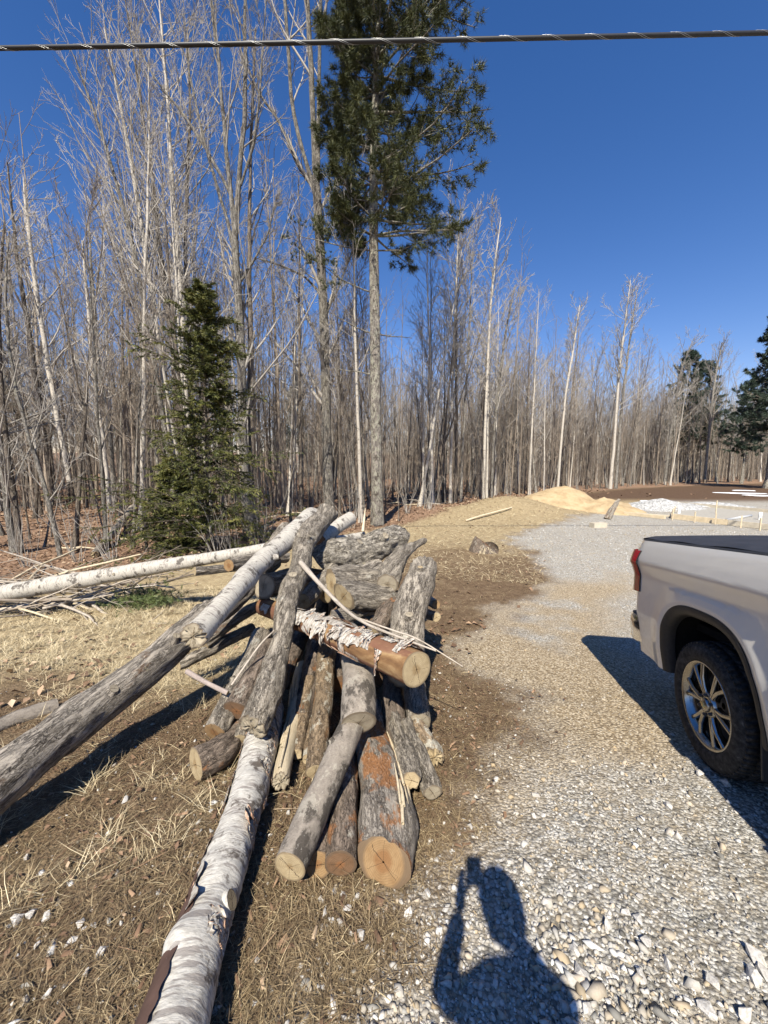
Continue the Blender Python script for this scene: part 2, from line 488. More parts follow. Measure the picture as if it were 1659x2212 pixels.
def ground_mat():
    b = NB('ground_earth')
    v = b.coord('Object')
    g, t, l, s, m = (b.attr(k) for k in ('gravel', 'tan', 'leaf', 'straw', 'mud'))
    fine = b.noise(v, 60, 6, .7)
    mid = b.noise(v, 9, 6, .65)
    dirt = b.ramp(b.math('ADD', b.math('MULTIPLY', fine, .6), b.math('MULTIPLY', mid, .4)), [(.32, (.045, .029, .018)), (.5, (.15, .098, .058)), (.7, (.31, .225, .14))])
    fib = b.noise(b.coord('Object', (1, .25, 1)), 130, 5, .7, 1.2)
    strawc = b.ramp(b.math('ADD', b.math('MULTIPLY', fib, .65), b.math('MULTIPLY', mid, .35)), [(.34, (.16, .115, .065)), (.52, (.40, .31, .18)), (.68, (.62, .52, .33))])
    lv = b.voro(v, 16, 'F1', 'Color')
    leafc = b.mix(b.ramp(mid, [(.35, 0.0), (.65, 1.0)]), (.13, .075, .045), (.30, .185, .12))
    sep = b.n('ShaderNodeSeparateColor'); b.put(sep.inputs[0], lv)
    leafc = b.mix(b.math('MULTIPLY', sep.outputs[0], .6), leafc, (.40, .27, .18))
    leafc = b.mix(b.ramp(fine, [(.3, .55), (.5, 0.0)]), leafc, (.05, .03, .02))
    vc = b.n('ShaderNodeTexVoronoi'); b.put(vc.inputs['Vector'], v); vc.inputs['Scale'].default_value = 62
    vs = b.n('ShaderNodeSeparateColor'); b.put(vs.inputs[0], vc.outputs['Color'])
    grey = b.ramp(vs.outputs[0], [(0, (.16, .148, .125)), (.35, (.34, .322, .282)), (.75, (.52, .498, .45)), (1, (.70, .68, .63))])
    grey = b.mix(b.ramp(vc.outputs['Distance'], [(.45, 0.0), (.8, .8)]), grey, (.10, .09, .078))
    grey = b.mix(b.math('MULTIPLY', b.ramp(mid, [(.4, 0.0), (.7, 1.0)]), .55), grey, (.40, .325, .225))
    tanc = b.ramp(vs.outputs[1], [(0, (.19, .14, .085)), (.5, (.39, .305, .195)), (1, (.60, .505, .37))])
    tanc = b.mix(b.ramp(vc.outputs['Distance'], [(.45, 0.0), (.8, .7)]), tanc, (.17, .13, .085))
    mudc = b.ramp(mid, [(.3, (.07, .042, .026)), (.7, (.15, .095, .06))])
    c = b.mix(s, dirt, strawc)
    c = b.mix(l, c, leafc)
    c = b.mix(g, c, grey)
    c = b.mix(t, c, tanc)
    c = b.mix(m, c, mudc)
    h = b.math('ADD', b.math('MULTIPLY', fine, .6), b.math('MULTIPLY', vc.outputs['Distance'], -.5))
    b.bump(h, .9, .02)
    return b.fin(c, .95, .12)
M['ground'] = ground_mat()

def build_ground():
    n = 385
    t = np.linspace(-1, 1, n)
    k = math.asinh(330 / 1.6)
    xs = 1.6 * np.sinh(k * t)
    ys = 1.6 * np.sinh(k * t) + 2.2
    X, Y = np.meshgrid(xs, ys)
    Z = Gz(X, Y)
    Z = Z + .010 * noise2(X, Y, 9.0, 31, 3) * (np.hypot(X, Y) < 12)
    V = np.stack([X.ravel(), Y.ravel(), Z.ravel()], 1)
    z = zones(X.ravel(), Y.ravel())
    me = mk_mesh('ground', V, [grid_faces(n, n)], True, dict(zip(('gravel', 'tan', 'leaf', 'straw', 'mud'), z)), [M['ground']])
    o = obj('ground', me)
    tag(o, 'sloping ground of gravel, dead grass and leaf litter', None, None, 'structure')
build_ground()

# loose surface cover, denser close by (it thins out with distance from where one stands)
def polar(n, r0, r1, a0, a1, pw=1.0, seed=1):
    g = np.random.default_rng(seed)
    r = r0 * (r1 / r0) ** (g.random(n) ** pw)
    a = np.radians(g.uniform(a0, a1, n))
    return r * np.sin(a), r * np.cos(a), r, g

ICO = None
def ico():
    global ICO
    if ICO is None:
        p = (1 + 5 ** .5) / 2
        V = np.array([(-1, p, 0), (1, p, 0), (-1, -p, 0), (1, -p, 0), (0, -1, p), (0, 1, p), (0, -1, -p), (0, 1, -p), (p, 0, -1), (p, 0, 1), (-p, 0, -1), (-p, 0, 1)], float)
        V /= np.linalg.norm(V[0])
        Fc = np.array([(0, 11, 5), (0, 5, 1), (0, 1, 7), (0, 7, 10), (0, 10, 11), (1, 5, 9), (5, 11, 4), (11, 10, 2), (10, 7, 6), (7, 1, 8), (3, 9, 4), (3, 4, 2), (3, 2, 6), (3, 6, 8), (3, 8, 9), (4, 9, 5), (2, 4, 11), (6, 2, 10), (8, 6, 7), (9, 8, 1)])
        ICO = V, Fc
    return ICO

def stones_geo(x, y, z, size, g):
    """angular crushed stones as one mesh: V, F, per-vertex shade"""
    V0, F0 = ico()
    n = len(x)
    oct_ = np.array([(1, 0, 0), (-1, 0, 0), (0, 1, 0), (0, -1, 0), (0, 0, 1), (0, 0, -1)], float)
    V = np.repeat(V0[None], n, 0) * g.uniform(.45, 1.2, (n, 12, 1))
    V = np.sign(V) * np.abs(V) ** 1.35
    V[:, :, 0] *= g.uniform(.9, 1.7, (n, 1)); V[:, :, 2] *= g.uniform(.5, .95, (n, 1))
    a = g.uniform(0, 6.28, n); c, s = np.cos(a)[:, None], np.sin(a)[:, None]
    b = g.normal(0, .35, n); cb, sb = np.cos(b)[:, None], np.sin(b)[:, None]
    X, Y, Z = V[:, :, 0].copy(), V[:, :, 1].copy(), V[:, :, 2].copy()
    Y, Z = Y * cb - Z * sb, Y * sb + Z * cb
    X, Y = X * c - Y * s, X * s + Y * c
    h = size[:, None] * .5
    V = np.stack([x[:, None] + X * h, y[:, None] + Y * h, z[:, None] + Z * h], 2)
    Fc = (F0[None] + (np.arange(n) * 12)[:, None, None]).reshape(-1, 3)
    return V.reshape(-1, 3), Fc

def stone_mat():
    b = NB('crushed_stone')
    s = b.attr('shade'); w = b.attr('warm')
    n = b.noise(b.coord('Object'), 130, 5, .7)
    c = b.ramp(s, [(0, (.11, .105, .095)), (.3, (.29, .28, .25)), (.65, (.49, .47, .435)), (1, (.76, .745, .71))])
    c = b.mix(b.math('MULTIPLY', b.ramp(n, [(.4, 0.0), (.62, 1.0)]), .38), c, (.20, .185, .165))
    n = b.noise(b.coord('Generated'), 5, 6, .75)
    c = b.mix(b.math('MULTIPLY', b.ramp(n, [(.42, 0.0), (.6, 1.0)]), b.attr('big')), c, (.30, .285, .27))
    c = b.mix(w, c, (.40, .295, .165), 'MIX')
    b.bump(n, .4, .003)
    return b.fin(c, .85, .2)
M['stone'] = stone_mat()

def build_gravel():
    x, y, r, g = polar(56000, .85, 20, -62, 62, 1.25, 41)
    gr, tn, lf, st, md = zones(x, y)
    keep = g.random(len(x)) < np.clip(gr * (1 - .6 * tn) * (.45 + .55 * sstep(noise2(x, y, 1.3, 44, 3), -.35, .25)) + .12 * (r < 5) * (1 - lf), 0, 1) * (1 - md)
    x, y, r, gr, tn = x[keep], y[keep], r[keep], gr[keep], tn[keep]
    cl = noise2(x, y, 2.2, 43, 2)
    size = np.exp(g.normal(math.log(.0105), .52, len(x))) * (1 + .9 * sstep(cl, .0, .6) * (1 - tn))
    size = np.clip(np.maximum(size, r * .0034), .006, .06)
    z = Gz(x, y) + size * .12
    V, Fc = stones_geo(x, y, z, size, g)
    sh = np.clip(g.normal(.58, .24, len(x)), 0, 1); wm = np.clip(g.random(len(x)) ** 2.2 * .75 + tn * g.random(len(x)) * .8, 0, .85)
    me = mk_mesh('gravel', V, [Fc], False, {'shade': np.repeat(sh, 12), 'warm': np.repeat(wm, 12)}, [M['stone']])
    tag(obj('gravel', me), 'loose grey crushed stone spread over the driveway', 'gravel', None, 'stuff')
    print('gravel', len(x))
build_gravel()

def stone_mesh(seed, size):
    """one larger crushed stone, cut by flat planes"""
    g = np.random.default_rng(seed)
    pts = g.normal(0, 1, (13, 3)); pts /= np.linalg.norm(pts, axis=1, keepdims=True)
    pts *= g.uniform(.75, 1.0, (13, 1)) * np.array([1.25, .9, .66]) * size * .5
    me = hull_mesh('stone', pts, False, [M['stone']])
    n = len(me.vertices)
    me.attributes.new('shade', 'FLOAT', 'POINT').data.foreach_set('value', np.full(n, g.uniform(.78, 1.0), np.float32))
    me.attributes.new('warm', 'FLOAT', 'POINT').data.foreach_set('value', np.full(n, g.uniform(0, .2), np.float32))
    me.attributes.new('big', 'FLOAT', 'POINT').data.foreach_set('value', np.full(n, .8, np.float32))
    return me

BIG = []
STONES = [stone_mesh(300 + i, 1.0) for i in range(9)]
def put_stones():
    g = np.random.default_rng(77)
    spots = [(541, 203, 48), (468, 340, 40), (120, 443, 44), (180, 518, 44), (72, 720, 70), (135, 692, 60), (208, 706, 62), (343, 740, 56), (312, 806, 58), (405, 742, 40), (190, 600, 26), (165, 830, 42), (440, 860, 60), (205, 1040, 44), (372, 945, 40), (1390, 626, 48), (1440, 596, 44), (1486, 610, 50), (1540, 620, 50), (1498, 675, 64), (1400, 686, 50), (1432, 720, 50), (1470, 735, 56), (1560, 795, 74), (1515, 775, 40), (1588, 842, 46), (1298, 915, 44), (1386, 1008, 46), (1110, 900, 44), (930, 1080, 44), (1100, 1075, 40), (1470, 925, 30), (1245, 255, 40)]
    for k, (u, v, w) in enumerate(spots):
        p = P(u * .5, 1632 + v * .5)
        t = (p - Vector((0, 0, CAM_H))).length
        s = w * .5 / 830 * t * .5
        o = obj('white_stone', STONES[k % 9], None, (p.x, p.y, Gz(p.x, p.y) + s * .2), (g.normal(0, .3), g.normal(0, .3), g.uniform(0, 6.28)))
        o.scale = (s, s, s)
        tag(o, 'loose white crushed stone on brown grass', 'stone', 'x')
        BIG.append((o, 'loose white crushed stone on brown grass', 'loose white stones left of the white paper birch' if u < 900 else 'loose white stones below the big orange sawn end'))
    spots2 = [(655, 180, 60), (650, 265, 44), (690, 262, 40), (372, 312, 50), (325, 345, 48), (260, 298, 30), (198, 372, 36), (298, 415, 28), (225, 455, 40), (185, 515, 30), (185, 605, 62), (105, 690, 76), (240, 580, 34), (265, 675, 44), (412, 603, 52), (75, 640, 40), (240, 770, 60), (500, 500, 66), (545, 470, 50), (1225, 225, 66), (1365, 88, 56), (1475, 130, 70), (1235, 335, 46), (1270, 350, 50), (1170, 372, 40), (1100, 720, 80), (1140, 830, 76), (960, 745, 70), (820, 845, 70), (1040, 690, 60), (850, 945, 90), (1110, 970, 70), (960, 930, 56), (1610, 880, 100), (1590, 960, 90), (1420, 1000, 80), (1220, 910, 70), (870, 1095, 80), (1400, 1120, 90), (1560, 1140, 90), (1640, 945, 70), (700, 640, 60), (760, 600, 50), (890, 580, 46), (1110, 620, 50)]
    for k, (u, v, w) in enumerate(spots2):
        p = P(829.5 + u * .5, 1632 + v * .5)
        t = (p - Vector((0, 0, CAM_H))).length
        s = w * .5 / 830 * t * .5
        o = obj('gravel_stone', STONES[(k * 4 + 2) % 9], None, (p.x, p.y, Gz(p.x, p.y) + s * .17), (g.normal(0, .3), g.normal(0, .3), g.uniform(0, 6.28)))
        o.scale = (s, s, s)
        tag(o, 'large pale angular stone in the driveway gravel', 'stone', 'x')
        BIG.append((o, 'large pale angular stone in the driveway gravel', ('large pale stones in the gravel at the truck shadow' if v < 400 and u > 900 else 'large pale stones where gravel meets brown straw' if u < 430 else 'large pale stones right of the person shadow')))
put_stones()
M['leafy'] = None
def leaf_mat():
    b = NB('dead_leaves')
    s = b.attr('shade')
    c = b.ramp(s, [(0, (.075, .045, .028)), (.4, (.19, .115, .07)), (.75, (.34, .22, .135)), (1, (.50, .38, .26))])
    return b.fin(c, .7, .25)
M['leafy'] = leaf_mat()
def grass_mat():
    b = NB('dead_grass')
    s = b.attr('shade')
    c = b.ramp(s, [(0, (.10, .068, .038)), (.35, (.26, .19, .105)), (.7, (.50, .40, .235)), (1, (.72, .61, .40))])
    return b.fin(c, .65, .3)
M['grass'] = grass_mat()

def build_leaves():
    x, y, r, g = polar(60000, 4.5, 45, -62, 50, .9, 51)
    gr, tn, lf, st, md = zones(x, y)
    keep = g.random(len(x)) < lf * .95 + .02 * (1 - gr)
    x, y, r = x[keep], y[keep], r[keep]
    xn, yn, rn, gn = polar(1500, 1.8, 6.5, -60, 30, .7, 52)
    k2 = gn.random(1500) < (1 - zones(xn, yn)[0]) * .8
    x, y, r = np.concatenate([x, xn[k2]]), np.concatenate([y, yn[k2]]), np.concatenate([r, rn[k2]])
    n = len(x)
    s = np.maximum(g.uniform(.03, .055, n) * np.where(r < 4.5, .34, 1), r * .0028)
    a = g.uniform(0, 6.28, n)
    L = np.stack([np.cos(a), np.sin(a), g.normal(0, .35, n)], 1) * s[:, None]
    W = np.stack([-np.sin(a), np.cos(a), g.normal(0, .35, n)], 1) * (s * .6)[:, None]
    c = np.stack([x, y, Gz(x, y) + .012 + .02 * g.random(n)], 1)
    up = np.array([[0, 0, 1.]]) * (s * g.uniform(.1, .5, n))[:, None]
    V = np.stack([c - L, c + W + up, c + L * 1.1, c - W + up], 1).reshape(-1, 3)
    Fc = np.arange(n * 4).reshape(-1, 4)[:, [0, 1, 2, 3]]
    F3 = np.concatenate([Fc[:, [0, 1, 2]], Fc[:, [0, 2, 3]]])
    me = mk_mesh('leaf_litter', V, [F3], False, {'shade': np.repeat(np.clip(g.normal(.52, .25, n) - .22 * (r < 4.5), 0, 1), 4)}, [M['leafy']])
    tag(obj('leaf_litter', me), 'brown fallen leaves carpeting the floor of the woods', 'leaf litter', None, 'stuff')
    print('leaves', n)
build_leaves()

def blades(x, y, g, length, flat, wid, shade):
    n = len(x)
    a = g.uniform(0, 6.28, n)
    up = np.clip(g.normal(1 - flat, .25, n), .02, 1.2)
    D = np.stack([np.cos(a), np.sin(a), up], 1); D /= np.linalg.norm(D, axis=1, keepdims=True)
    S = np.stack([-np.sin(a), np.cos(a), g.normal(0, .3, n)], 1) * wid[:, None] * .5
    c = np.stack([x, y, Gz(x, y)], 1)
    c[:, 2] += g.uniform(-.002, .012, n)
    l = length[:, None]
    bend = np.stack([g.normal(0, .25, n), g.normal(0, .25, n), -.35 * up], 1)
    m = c + D * l * .5; e = m + (D + bend) * l * .5
    e[:, 2] = np.maximum(e[:, 2], Gz(e[:, 0], e[:, 1]) + .004)
    V = np.stack([c - S, c + S, m + S * .8, m - S * .8, e], 1).reshape(-1, 3)
    i = (np.arange(n) * 5)[:, None]
    F3 = np.concatenate([i + np.array([[0, 1, 2]]), i + np.array([[0, 2, 3]]), i + np.array([[3, 2, 4]])])
    return V, F3, np.repeat(shade, 5)

def build_grass():
    # matted thatch close by
    x, y, r, g = polar(100000, .9, 9, -62, 35, 1.1, 61)
    gr, tn, lf, st, md = zones(x, y)
    keep = g.random(len(x)) < (1 - gr) ** 1.5 * (1 - .8 * lf)
    x, y, r, st = x[keep], y[keep], r[keep], st[keep]
    n = len(x)
    V, F3, sh = blades(x, y, g, g.uniform(.03, .10, n), .8, np.maximum(g.uniform(.0014, .003, n), r * .0006), np.clip(g.normal(.20 + .45 * st * sstep(y, 2.4, 4.2), .20, n), 0, 1))
    # tufts of long pale grass on the left and round the logs
    cx, cy, r, g = polar(5200, 2.0, 8.5, -62, 6, 1.0, 62)
    gr, tn, lf, st, md = zones(cx, cy)
    w = (1 - gr) * (1 - lf) * (.03 + .97 * st * (.12 + .88 * sstep(cy, 2.6, 4.0)))
    keep = g.random(len(cx)) < w
    cx, cy, r = cx[keep], cy[keep], r[keep]
    k = 17
    x = np.repeat(cx, k) + g.normal(0, .04, len(cx) * k); y = np.repeat(cy, k) + g.normal(0, .04, len(cx) * k); r = np.repeat(r, k)
    n = len(x)
    V2, F2, sh2 = blades(x, y, g, g.uniform(.08, .22, n), .45, np.maximum(g.uniform(.0016, .003, n), r * .00065), np.clip(g.normal(.72, .2, n), 0, 1))
    # straw on the far bank
    x, y, r, g = polar(16000, 8.5, 30, -10, 30, 1.0, 63)
    gr, tn, lf, st, md = zones(x, y)
    keep = (gr < .4) & (lf < .6)
    x, y, r = x[keep], y[keep], r[keep]; n = len(x)
    V3, F3b, sh3 = blades(x, y, g, g.uniform(.08, .25, n), .75, r * .0008, np.clip(g.normal(.62, .22, n), 0, 1))
    me = mk_mesh('dead_grass', np.concatenate([V, V2, V3]), [np.concatenate([F3, F2 + len(V), F3b + len(V) + len(V2)])], False, {'shade': np.concatenate([sh, sh2, sh3])}, [M['grass']])
    tag(obj('dead_grass', me), 'dry straw coloured grass flattened around the log pile', 'grass', None, 'stuff')
    print('grass tris', len(F3) + len(F2) + len(F3b))
build_grass()
# ------------------------------------------------------------------ logs
DISP = {'rough': (.013, 24, 3.2), 'darkrough': (.032, 15, 2.2), 'weathered': (.012, 22, 8), 'smooth': (.004, 16, 2), 'lichen': (.009, 26, 3.5),
        'reddish': (.009, 24, 4), 'greyorange': (.010, 20, 4), 'paperbirch': (.007, 18, .8), 'birchpole': (.002, 12, 1.5), 'peeled': (.003, 9, 4), 'stick': (.001, 30, 4), 'pinkstick': (.001, 30, 4), 'drywood': (.003, 30, 8)}

def spline(pts, vals, n):
    """Catmull-Rom through pts (list of Vector) and per-point radii, n samples"""
    A = np.array([list(p) + [r] for p, r in zip(pts, vals)], float)
    if len(A) == 2:
        t = np.linspace(0, 1, n)[:, None]
        return A[0] * (1 - t) + A[1] * t
    d = np.concatenate([[0], np.cumsum(np.linalg.norm(np.diff(A[:, :3], axis=0), axis=1))])
    E = np.concatenate([[2 * A[0] - A[1]], A, [2 * A[-1] - A[-2]]])
    s = np.linspace(0, d[-1], n)
    k = np.clip(np.searchsorted(d, s, 'right') - 1, 0, len(A) - 2)
    t = ((s - d[k]) / (d[k + 1] - d[k]))[:, None]
    p0, p1, p2, p3 = E[k], E[k + 1], E[k + 2], E[k + 3]
    return .5 * ((2 * p1) + (-p0 + p2) * t + (2 * p0 - 5 * p1 + 4 * p2 - p3) * t ** 2 + (-p0 + 3 * p1 - 3 * p2 + p3) * t ** 3)

class Log:
    """a felled log: Empty > bark, cut_end (two), branch_stub ..., built along a bent axis"""
    def __init__(s, name, label, pts, radii, bark, ends=('cut_tan', 'cut_grey'), seed=0, cat='log', sides=44, knots=(), ragged=(0, 0), oval=None, group='logs in the pile', noise=1.0, warp=1.0):
        s.bark = bark
        p0, p1 = pts[0], pts[-1]
        L = (p1 - p0).length
        mid = (p0 + p1) * .5
        zb = min(p0.z - radii[0], p1.z - radii[-1])
        s.root = thing(name, label, cat, (mid.x, mid.y, zb), 0, group)
        q = (p1 - p0).to_track_quat('Z', 'Y')
        s.q, s.p0, s.L = q, p0, L
        qi = q.inverted()
        loc = [qi @ (p - p0) for p in pts]
        nr = int(np.clip(L / .02, 12, 190))
        S = spline(loc, radii, nr)
        zz_ = S[:, 2]
        wob = np.sin(np.linspace(0, math.pi, nr)) ** .5 * warp * S[:, 3]
        S[:, 0] += wob * .30 * vnoise(np.stack([zz_ * 1.7, zz_ * 0 + seed * 3.3, zz_ * 0], 1), seed)
        S[:, 1] += wob * .30 * vnoise(np.stack([zz_ * 1.7, zz_ * 0 + seed * 5.1, zz_ * 0], 1), seed + 1)
        S[:, 3] *= 1 + .06 * warp * vnoise(np.stack([zz_ * 4.5, zz_ * 0 + seed * 1.7, zz_ * 0], 1), seed + 2)
        s.S = S
        C, R = S[:, :3], S[:, 3]
        T = np.gradient(C, axis=0); T /= np.linalg.norm(T, axis=1, keepdims=True)
        U = np.array([[1., 0, 0]]) - T[:, :1] * T; U /= np.linalg.norm(U, axis=1, keepdims=True)
        W = np.cross(T, U)
        ph = np.arange(sides) * 2 * math.pi / sides
        amp, fr, st = DISP[bark]
        D = np.cos(ph)[None, :, None] * U[:, None] + np.sin(ph)[None, :, None] * W[:, None]
        unit = (C[:, None] + D * R[:, None, None]).reshape(-1, 3)
        rr = np.repeat(R, sides)
        sd = seed * 17 + 3
        lump = 1 + warp * (.07 * vnoise(unit * np.array([3.5, 3.5, 2.2]), sd) + .05 * vnoise(unit * np.array([9, 9, 4]), sd + 1))
        q1 = unit * np.array([fr, fr, fr / st])
        ridge = 1 - np.abs(vnoise(q1 + .6 * vnoise(q1 * .7, sd + 5)[:, None], sd + 2)) * 2
        fine = vnoise(q1 * 2.3, sd + 3)
        disp = rr * lump + noise * amp * (.75 * ridge + .35 * fine - .4)
        if oval:
            a = np.tile(ph, nr)
            disp = disp * (1 + oval[0] * np.cos(2 * (a - oval[1])))
        for (tk, ak, rk, hk) in knots:
            d2 = ((unit - (np.array([C[int(tk * (nr - 1))]]) + (math.cos(ak) * U[int(tk * (nr - 1))] + math.sin(ak) * W[int(tk * (nr - 1))])[None] * R[int(tk * (nr - 1))])) ** 2).sum(1)
            disp = disp + hk * np.exp(-d2 / rk ** 2)
        Cr = np.repeat(C, sides, 0)
        V = Cr + D.reshape(-1, 3) * disp[:, None]
        for e, rg in ((0, ragged[0]), (-1, ragged[1])):
            if rg:
                sl = slice(0, sides) if e == 0 else slice(len(V) - sides, len(V))
                V[sl] += (T[e] * np.random.default_rng(seed + 5).uniform(-rg, rg, (sides, 1)) * (1 if e else -1))
        me = mk_mesh('bark', V, [grid_faces(nr, sides, True)], True, None, [M[bark]])
        s.off = p0 - s.root.location
        s.body = obj('bark', me, s.root, s.off, q)
        s.T, s.U, s.W, s.R, s.C, s.nr, s.sides = T, U, W, R, C, nr, sides
        for e, mt in ((0, ends[0]), (nr - 1, ends[1])):
            if mt:
                s.cap(V[e * sides:(e + 1) * sides], C[e], T[e] * (1 if e else -1), R[e], mt, seed + e, ragged[1 if e else 0])
    def cap(s, rim, c, nrm, r, mt, seed, rag=0):
        n = len(rim)
        g = np.random.default_rng(seed)
        c = rim.mean(0)
        qn = Vector(nrm).to_track_quat('Z', 'Y')
        q = s.q @ qn
        inv = np.array(qn.inverted().to_matrix())
        loc = (rim - c) @ inv.T
        ks = np.array([1, .93, .8, .62, .42, .2, .04])
        V = (loc[None] * ks[:, None, None]).reshape(-1, 3)
        V[n:, 2] += g.normal(0, .0008 + rag * .25, len(V) - n) + .002
        Fq = grid_faces(len(ks), n, True)
        me = mk_mesh('cut_end', V, [Fq], rag == 0, {'rim': np.full(len(V), r)}, [M[mt]])
        w = s.p0 + s.q @ Vector(c)
        obj('cut_end', me, s.root, w - s.root.location, q)
    def at(s, t, a, out=0.0):
        """world point and outward direction on the bark"""
        i = int(round(t * (s.nr - 1)))
        d = math.cos(a) * s.U[i] + math.sin(a) * s.W[i]
        p = Vector(s.C[i] + d * (s.R[i] + out))
        return s.p0 + s.q @ p, s.q @ Vector(d), s.q @ Vector(s.T[i])
    def up_angle(s, t, vec=(0, 0, 1)):
        i = int(round(t * (s.nr - 1)))
        w = s.q.inverted() @ Vector(vec)
        return math.atan2(float(np.dot(s.W[i], w)), float(np.dot(s.U[i], w)))
    def stub(s, t, a, r, length, lean=.2, mt='cut_tan'):
        p, d, ax = s.at(t, a, -r)
        dirv = (d + ax * lean).normalized()
        q = dirv.to_track_quat('Z', 'Y')
        n = 14
        ph = np.arange(n) * 2 * math.pi / n
        rows = [(0, r * 1.5), (r + .2 * length, r * 1.08), (r + .7 * length, r), (r + length, r * .96)]
        V = np.concatenate([np.stack([np.cos(ph) * rr, np.sin(ph) * rr, np.full(n, z)], 1) for z, rr in rows])
        V[:, :2] *= 1 + .08 * vnoise(V * 40, 3)[:, None]
        o = obj('branch_stub', mk_mesh('branch_stub', V, [grid_faces(4, n, True)], True, None, [M[s.bark]]), s.root, p - s.root.location, q)
        rim = V[-n:]
        ks = np.array([1, .6, .25, .02])
        Vc = (np.stack([rim[:, 0], rim[:, 1], np.zeros(n)], 1)[None] * ks[:, None, None]).reshape(-1, 3)
        obj('cut_end', mk_mesh('cut_end', Vc, [grid_faces(4, n, True)], True, {'rim': np.full(len(Vc), r)}, [M[mt]]), o, (0, 0, r + length + .0015))
        return o
    def curl(s, t, a, width, length, peel, sign=1, seed=0):
        """a strip of bark that peels off: width along the log, length round it; it lifts and rolls outward"""
        g = np.random.default_rng(seed + 1000)
        nu, nv = 13, 15
        f1, f2, f3 = g.uniform(3, 9, 3); p1, p2, p3 = g.uniform(0, 6.28, 3)
        roll = g.uniform(.6, 2.6) * peel
        twist = g.normal(0, .35)
        cols = []
        for i in range(nu):
            e = i / (nu - 1) - .5
            k = int(round(float(np.clip(t + e * width / s.L, 0, 1)) * (s.nr - 1)))
            R = s.R[k] * 1.03 + .002
            ln = length * (1 + .30 * math.sin(f1 * e * .8 + p1) + .14 * math.sin(f2 * e * 2.2 + p2)) * (1 - .35 * (2 * abs(e)) ** 3)
            x, y = R, 0.0                      # radial, tangential in the cross-section
            hd = math.pi / 2                   # heading: tangential
            col = []
            for j in range(nv):
                f = j / (nv - 1)
                th = math.atan2(y, x); rr = math.hypot(x, y)
                d = math.cos(a + sign * th) * s.U[k] + math.sin(a + sign * th) * s.W[k]
                col.append(s.C[k] + d * rr + s.T[k] * (twist * f * length * (e + .3) + .004 * math.sin(f3 * f * 3 + p3)))
                ds = ln / (nv - 1)
                x += math.cos(hd) * ds; y += math.sin(hd) * ds
                kap = (1 / R) * (1 - f * 1.6 * min(1, peel * 1.6)) - roll / length * f * f * (1 + .5 * math.sin(f2 * e + p2))
                hd += kap * ds
                if f < .25:
                    rr2 = math.hypot(x, y)
                    if rr2 < R: x, y = x * R / rr2, y * R / rr2
            cols.append(col)
        A = np.array(cols).transpose(1, 0, 2)
        A[..., :] += g.normal(0, .0008, A.shape)
        du = np.gradient(A, axis=1); dv = np.gradient(A, axis=0)
        nm = np.cross(du, dv); nm /= np.linalg.norm(nm, axis=2, keepdims=True) + 1e-9
        c = s.C[int(round(t * (s.nr - 1)))]
        if np.mean((nm[:2] * (A[:2] - c)).sum(2)) < 0:
            nm = -nm
        A = A.reshape(-1, 3); nm = nm.reshape(-1, 3)
        B = A - nm * .0014
        Fq = grid_faces(nv, nu)
        V = np.concatenate([A, B]); Fa = np.concatenate([Fq, Fq[:, ::-1] + len(A)])
        me = mk_mesh('bark_curl', V, [Fa], True, {'inner': np.concatenate([np.zeros(len(A)), np.ones(len(B))])}, [M['curl']])
        return obj('bark_curl', me, s.root, s.off, s.q)

def wr(u, v, h, px):
    """axis point over the land and radius from the apparent width px"""
    p = P(u, v, h)
    f = p.y * math.cos(PITCH) - (p.z - CAM_H) * math.sin(PITCH)
    return p, px * .5 / 830.4 * f

def wt_(u, v, t, px):
    return PT(u, v, t), px * .5 / 830.4 * t

def mklog(name, label, spec, bark, mode='h', **kw):
    pr = [(wr if mode == 'h' else wt_)(*s) for s in spec]
    return Log(name, label, [a for a, _ in pr], [b for _, b in pr], bark, **kw)

LG = {}
# the long ones on top
LG['big'] = mklog('log', 'longest weathered grey log slanting down to the lower left corner', [(-150, 1800, 1.78, 132), (0, 1682, 2.05, 114), (190, 1535, 2.55, 90), (376, 1393, 3.2, 68), (500, 1290, 3.9, 54), (590, 1205, 4.6, 44)], 'weathered', 't', seed=1, sides=44, knots=((.42, 2.0, .07, .02), (.62, 1.2, .06, .025), (.25, .5, .08, .02)), ends=('cut_grey', 'cut_grey'))
LG['birchtop'] = mklog('log', 'pale birch log lying on the long weathered log, cut end toward the left', [(418, 1374, 2.74, 54), (470, 1315, 3.1, 50), (540, 1240, 3.7, 45), (600, 1180, 4.25, 42), (672, 1117, 5.1, 42)], 'birchpole', 't', seed=2, ends=('cut_grey', 'cut_grey'), ragged=(.025, 0), warp=1.5, knots=((.62, 0, .05, .015),))
LG['centre'] = mklog('log', 'crooked grey log with a round knot standing steeply over the pile centre', [(548, 1572, 2.45, 62), (566, 1515, 2.6, 60), (592, 1450, 2.85, 52), (612, 1372, 3.2, 46), (619, 1285, 3.7, 47), (645, 1210, 4.2, 47), (678, 1148, 4.75, 46), (708, 1106, 5.2, 46)], 'rough', 't', seed=3, sides=40, warp=1.6, knots=((.5, -1.6, .06, .03), (.47, -1.0, .08, .015)), ends=('cut_grey', 'cut_dark'), ragged=(.02, .012))
LG['paper'] = mklog('log', 'white paper birch log with peeling bark running to the bottom edge', [(340, 2330, .105, 158), (395, 2150, .105, 126), (442, 1990, .105, 106), (482, 1870, .105, 93), (522, 1735, .11, 83), (556, 1620, .11, 72), (580, 1535, .13, 66)], 'paperbirch', seed=4, sides=44, ends=('cut_grey', 'cut_grey'), knots=((.16, 1.0, .06, .03),), group='logs in the pile')
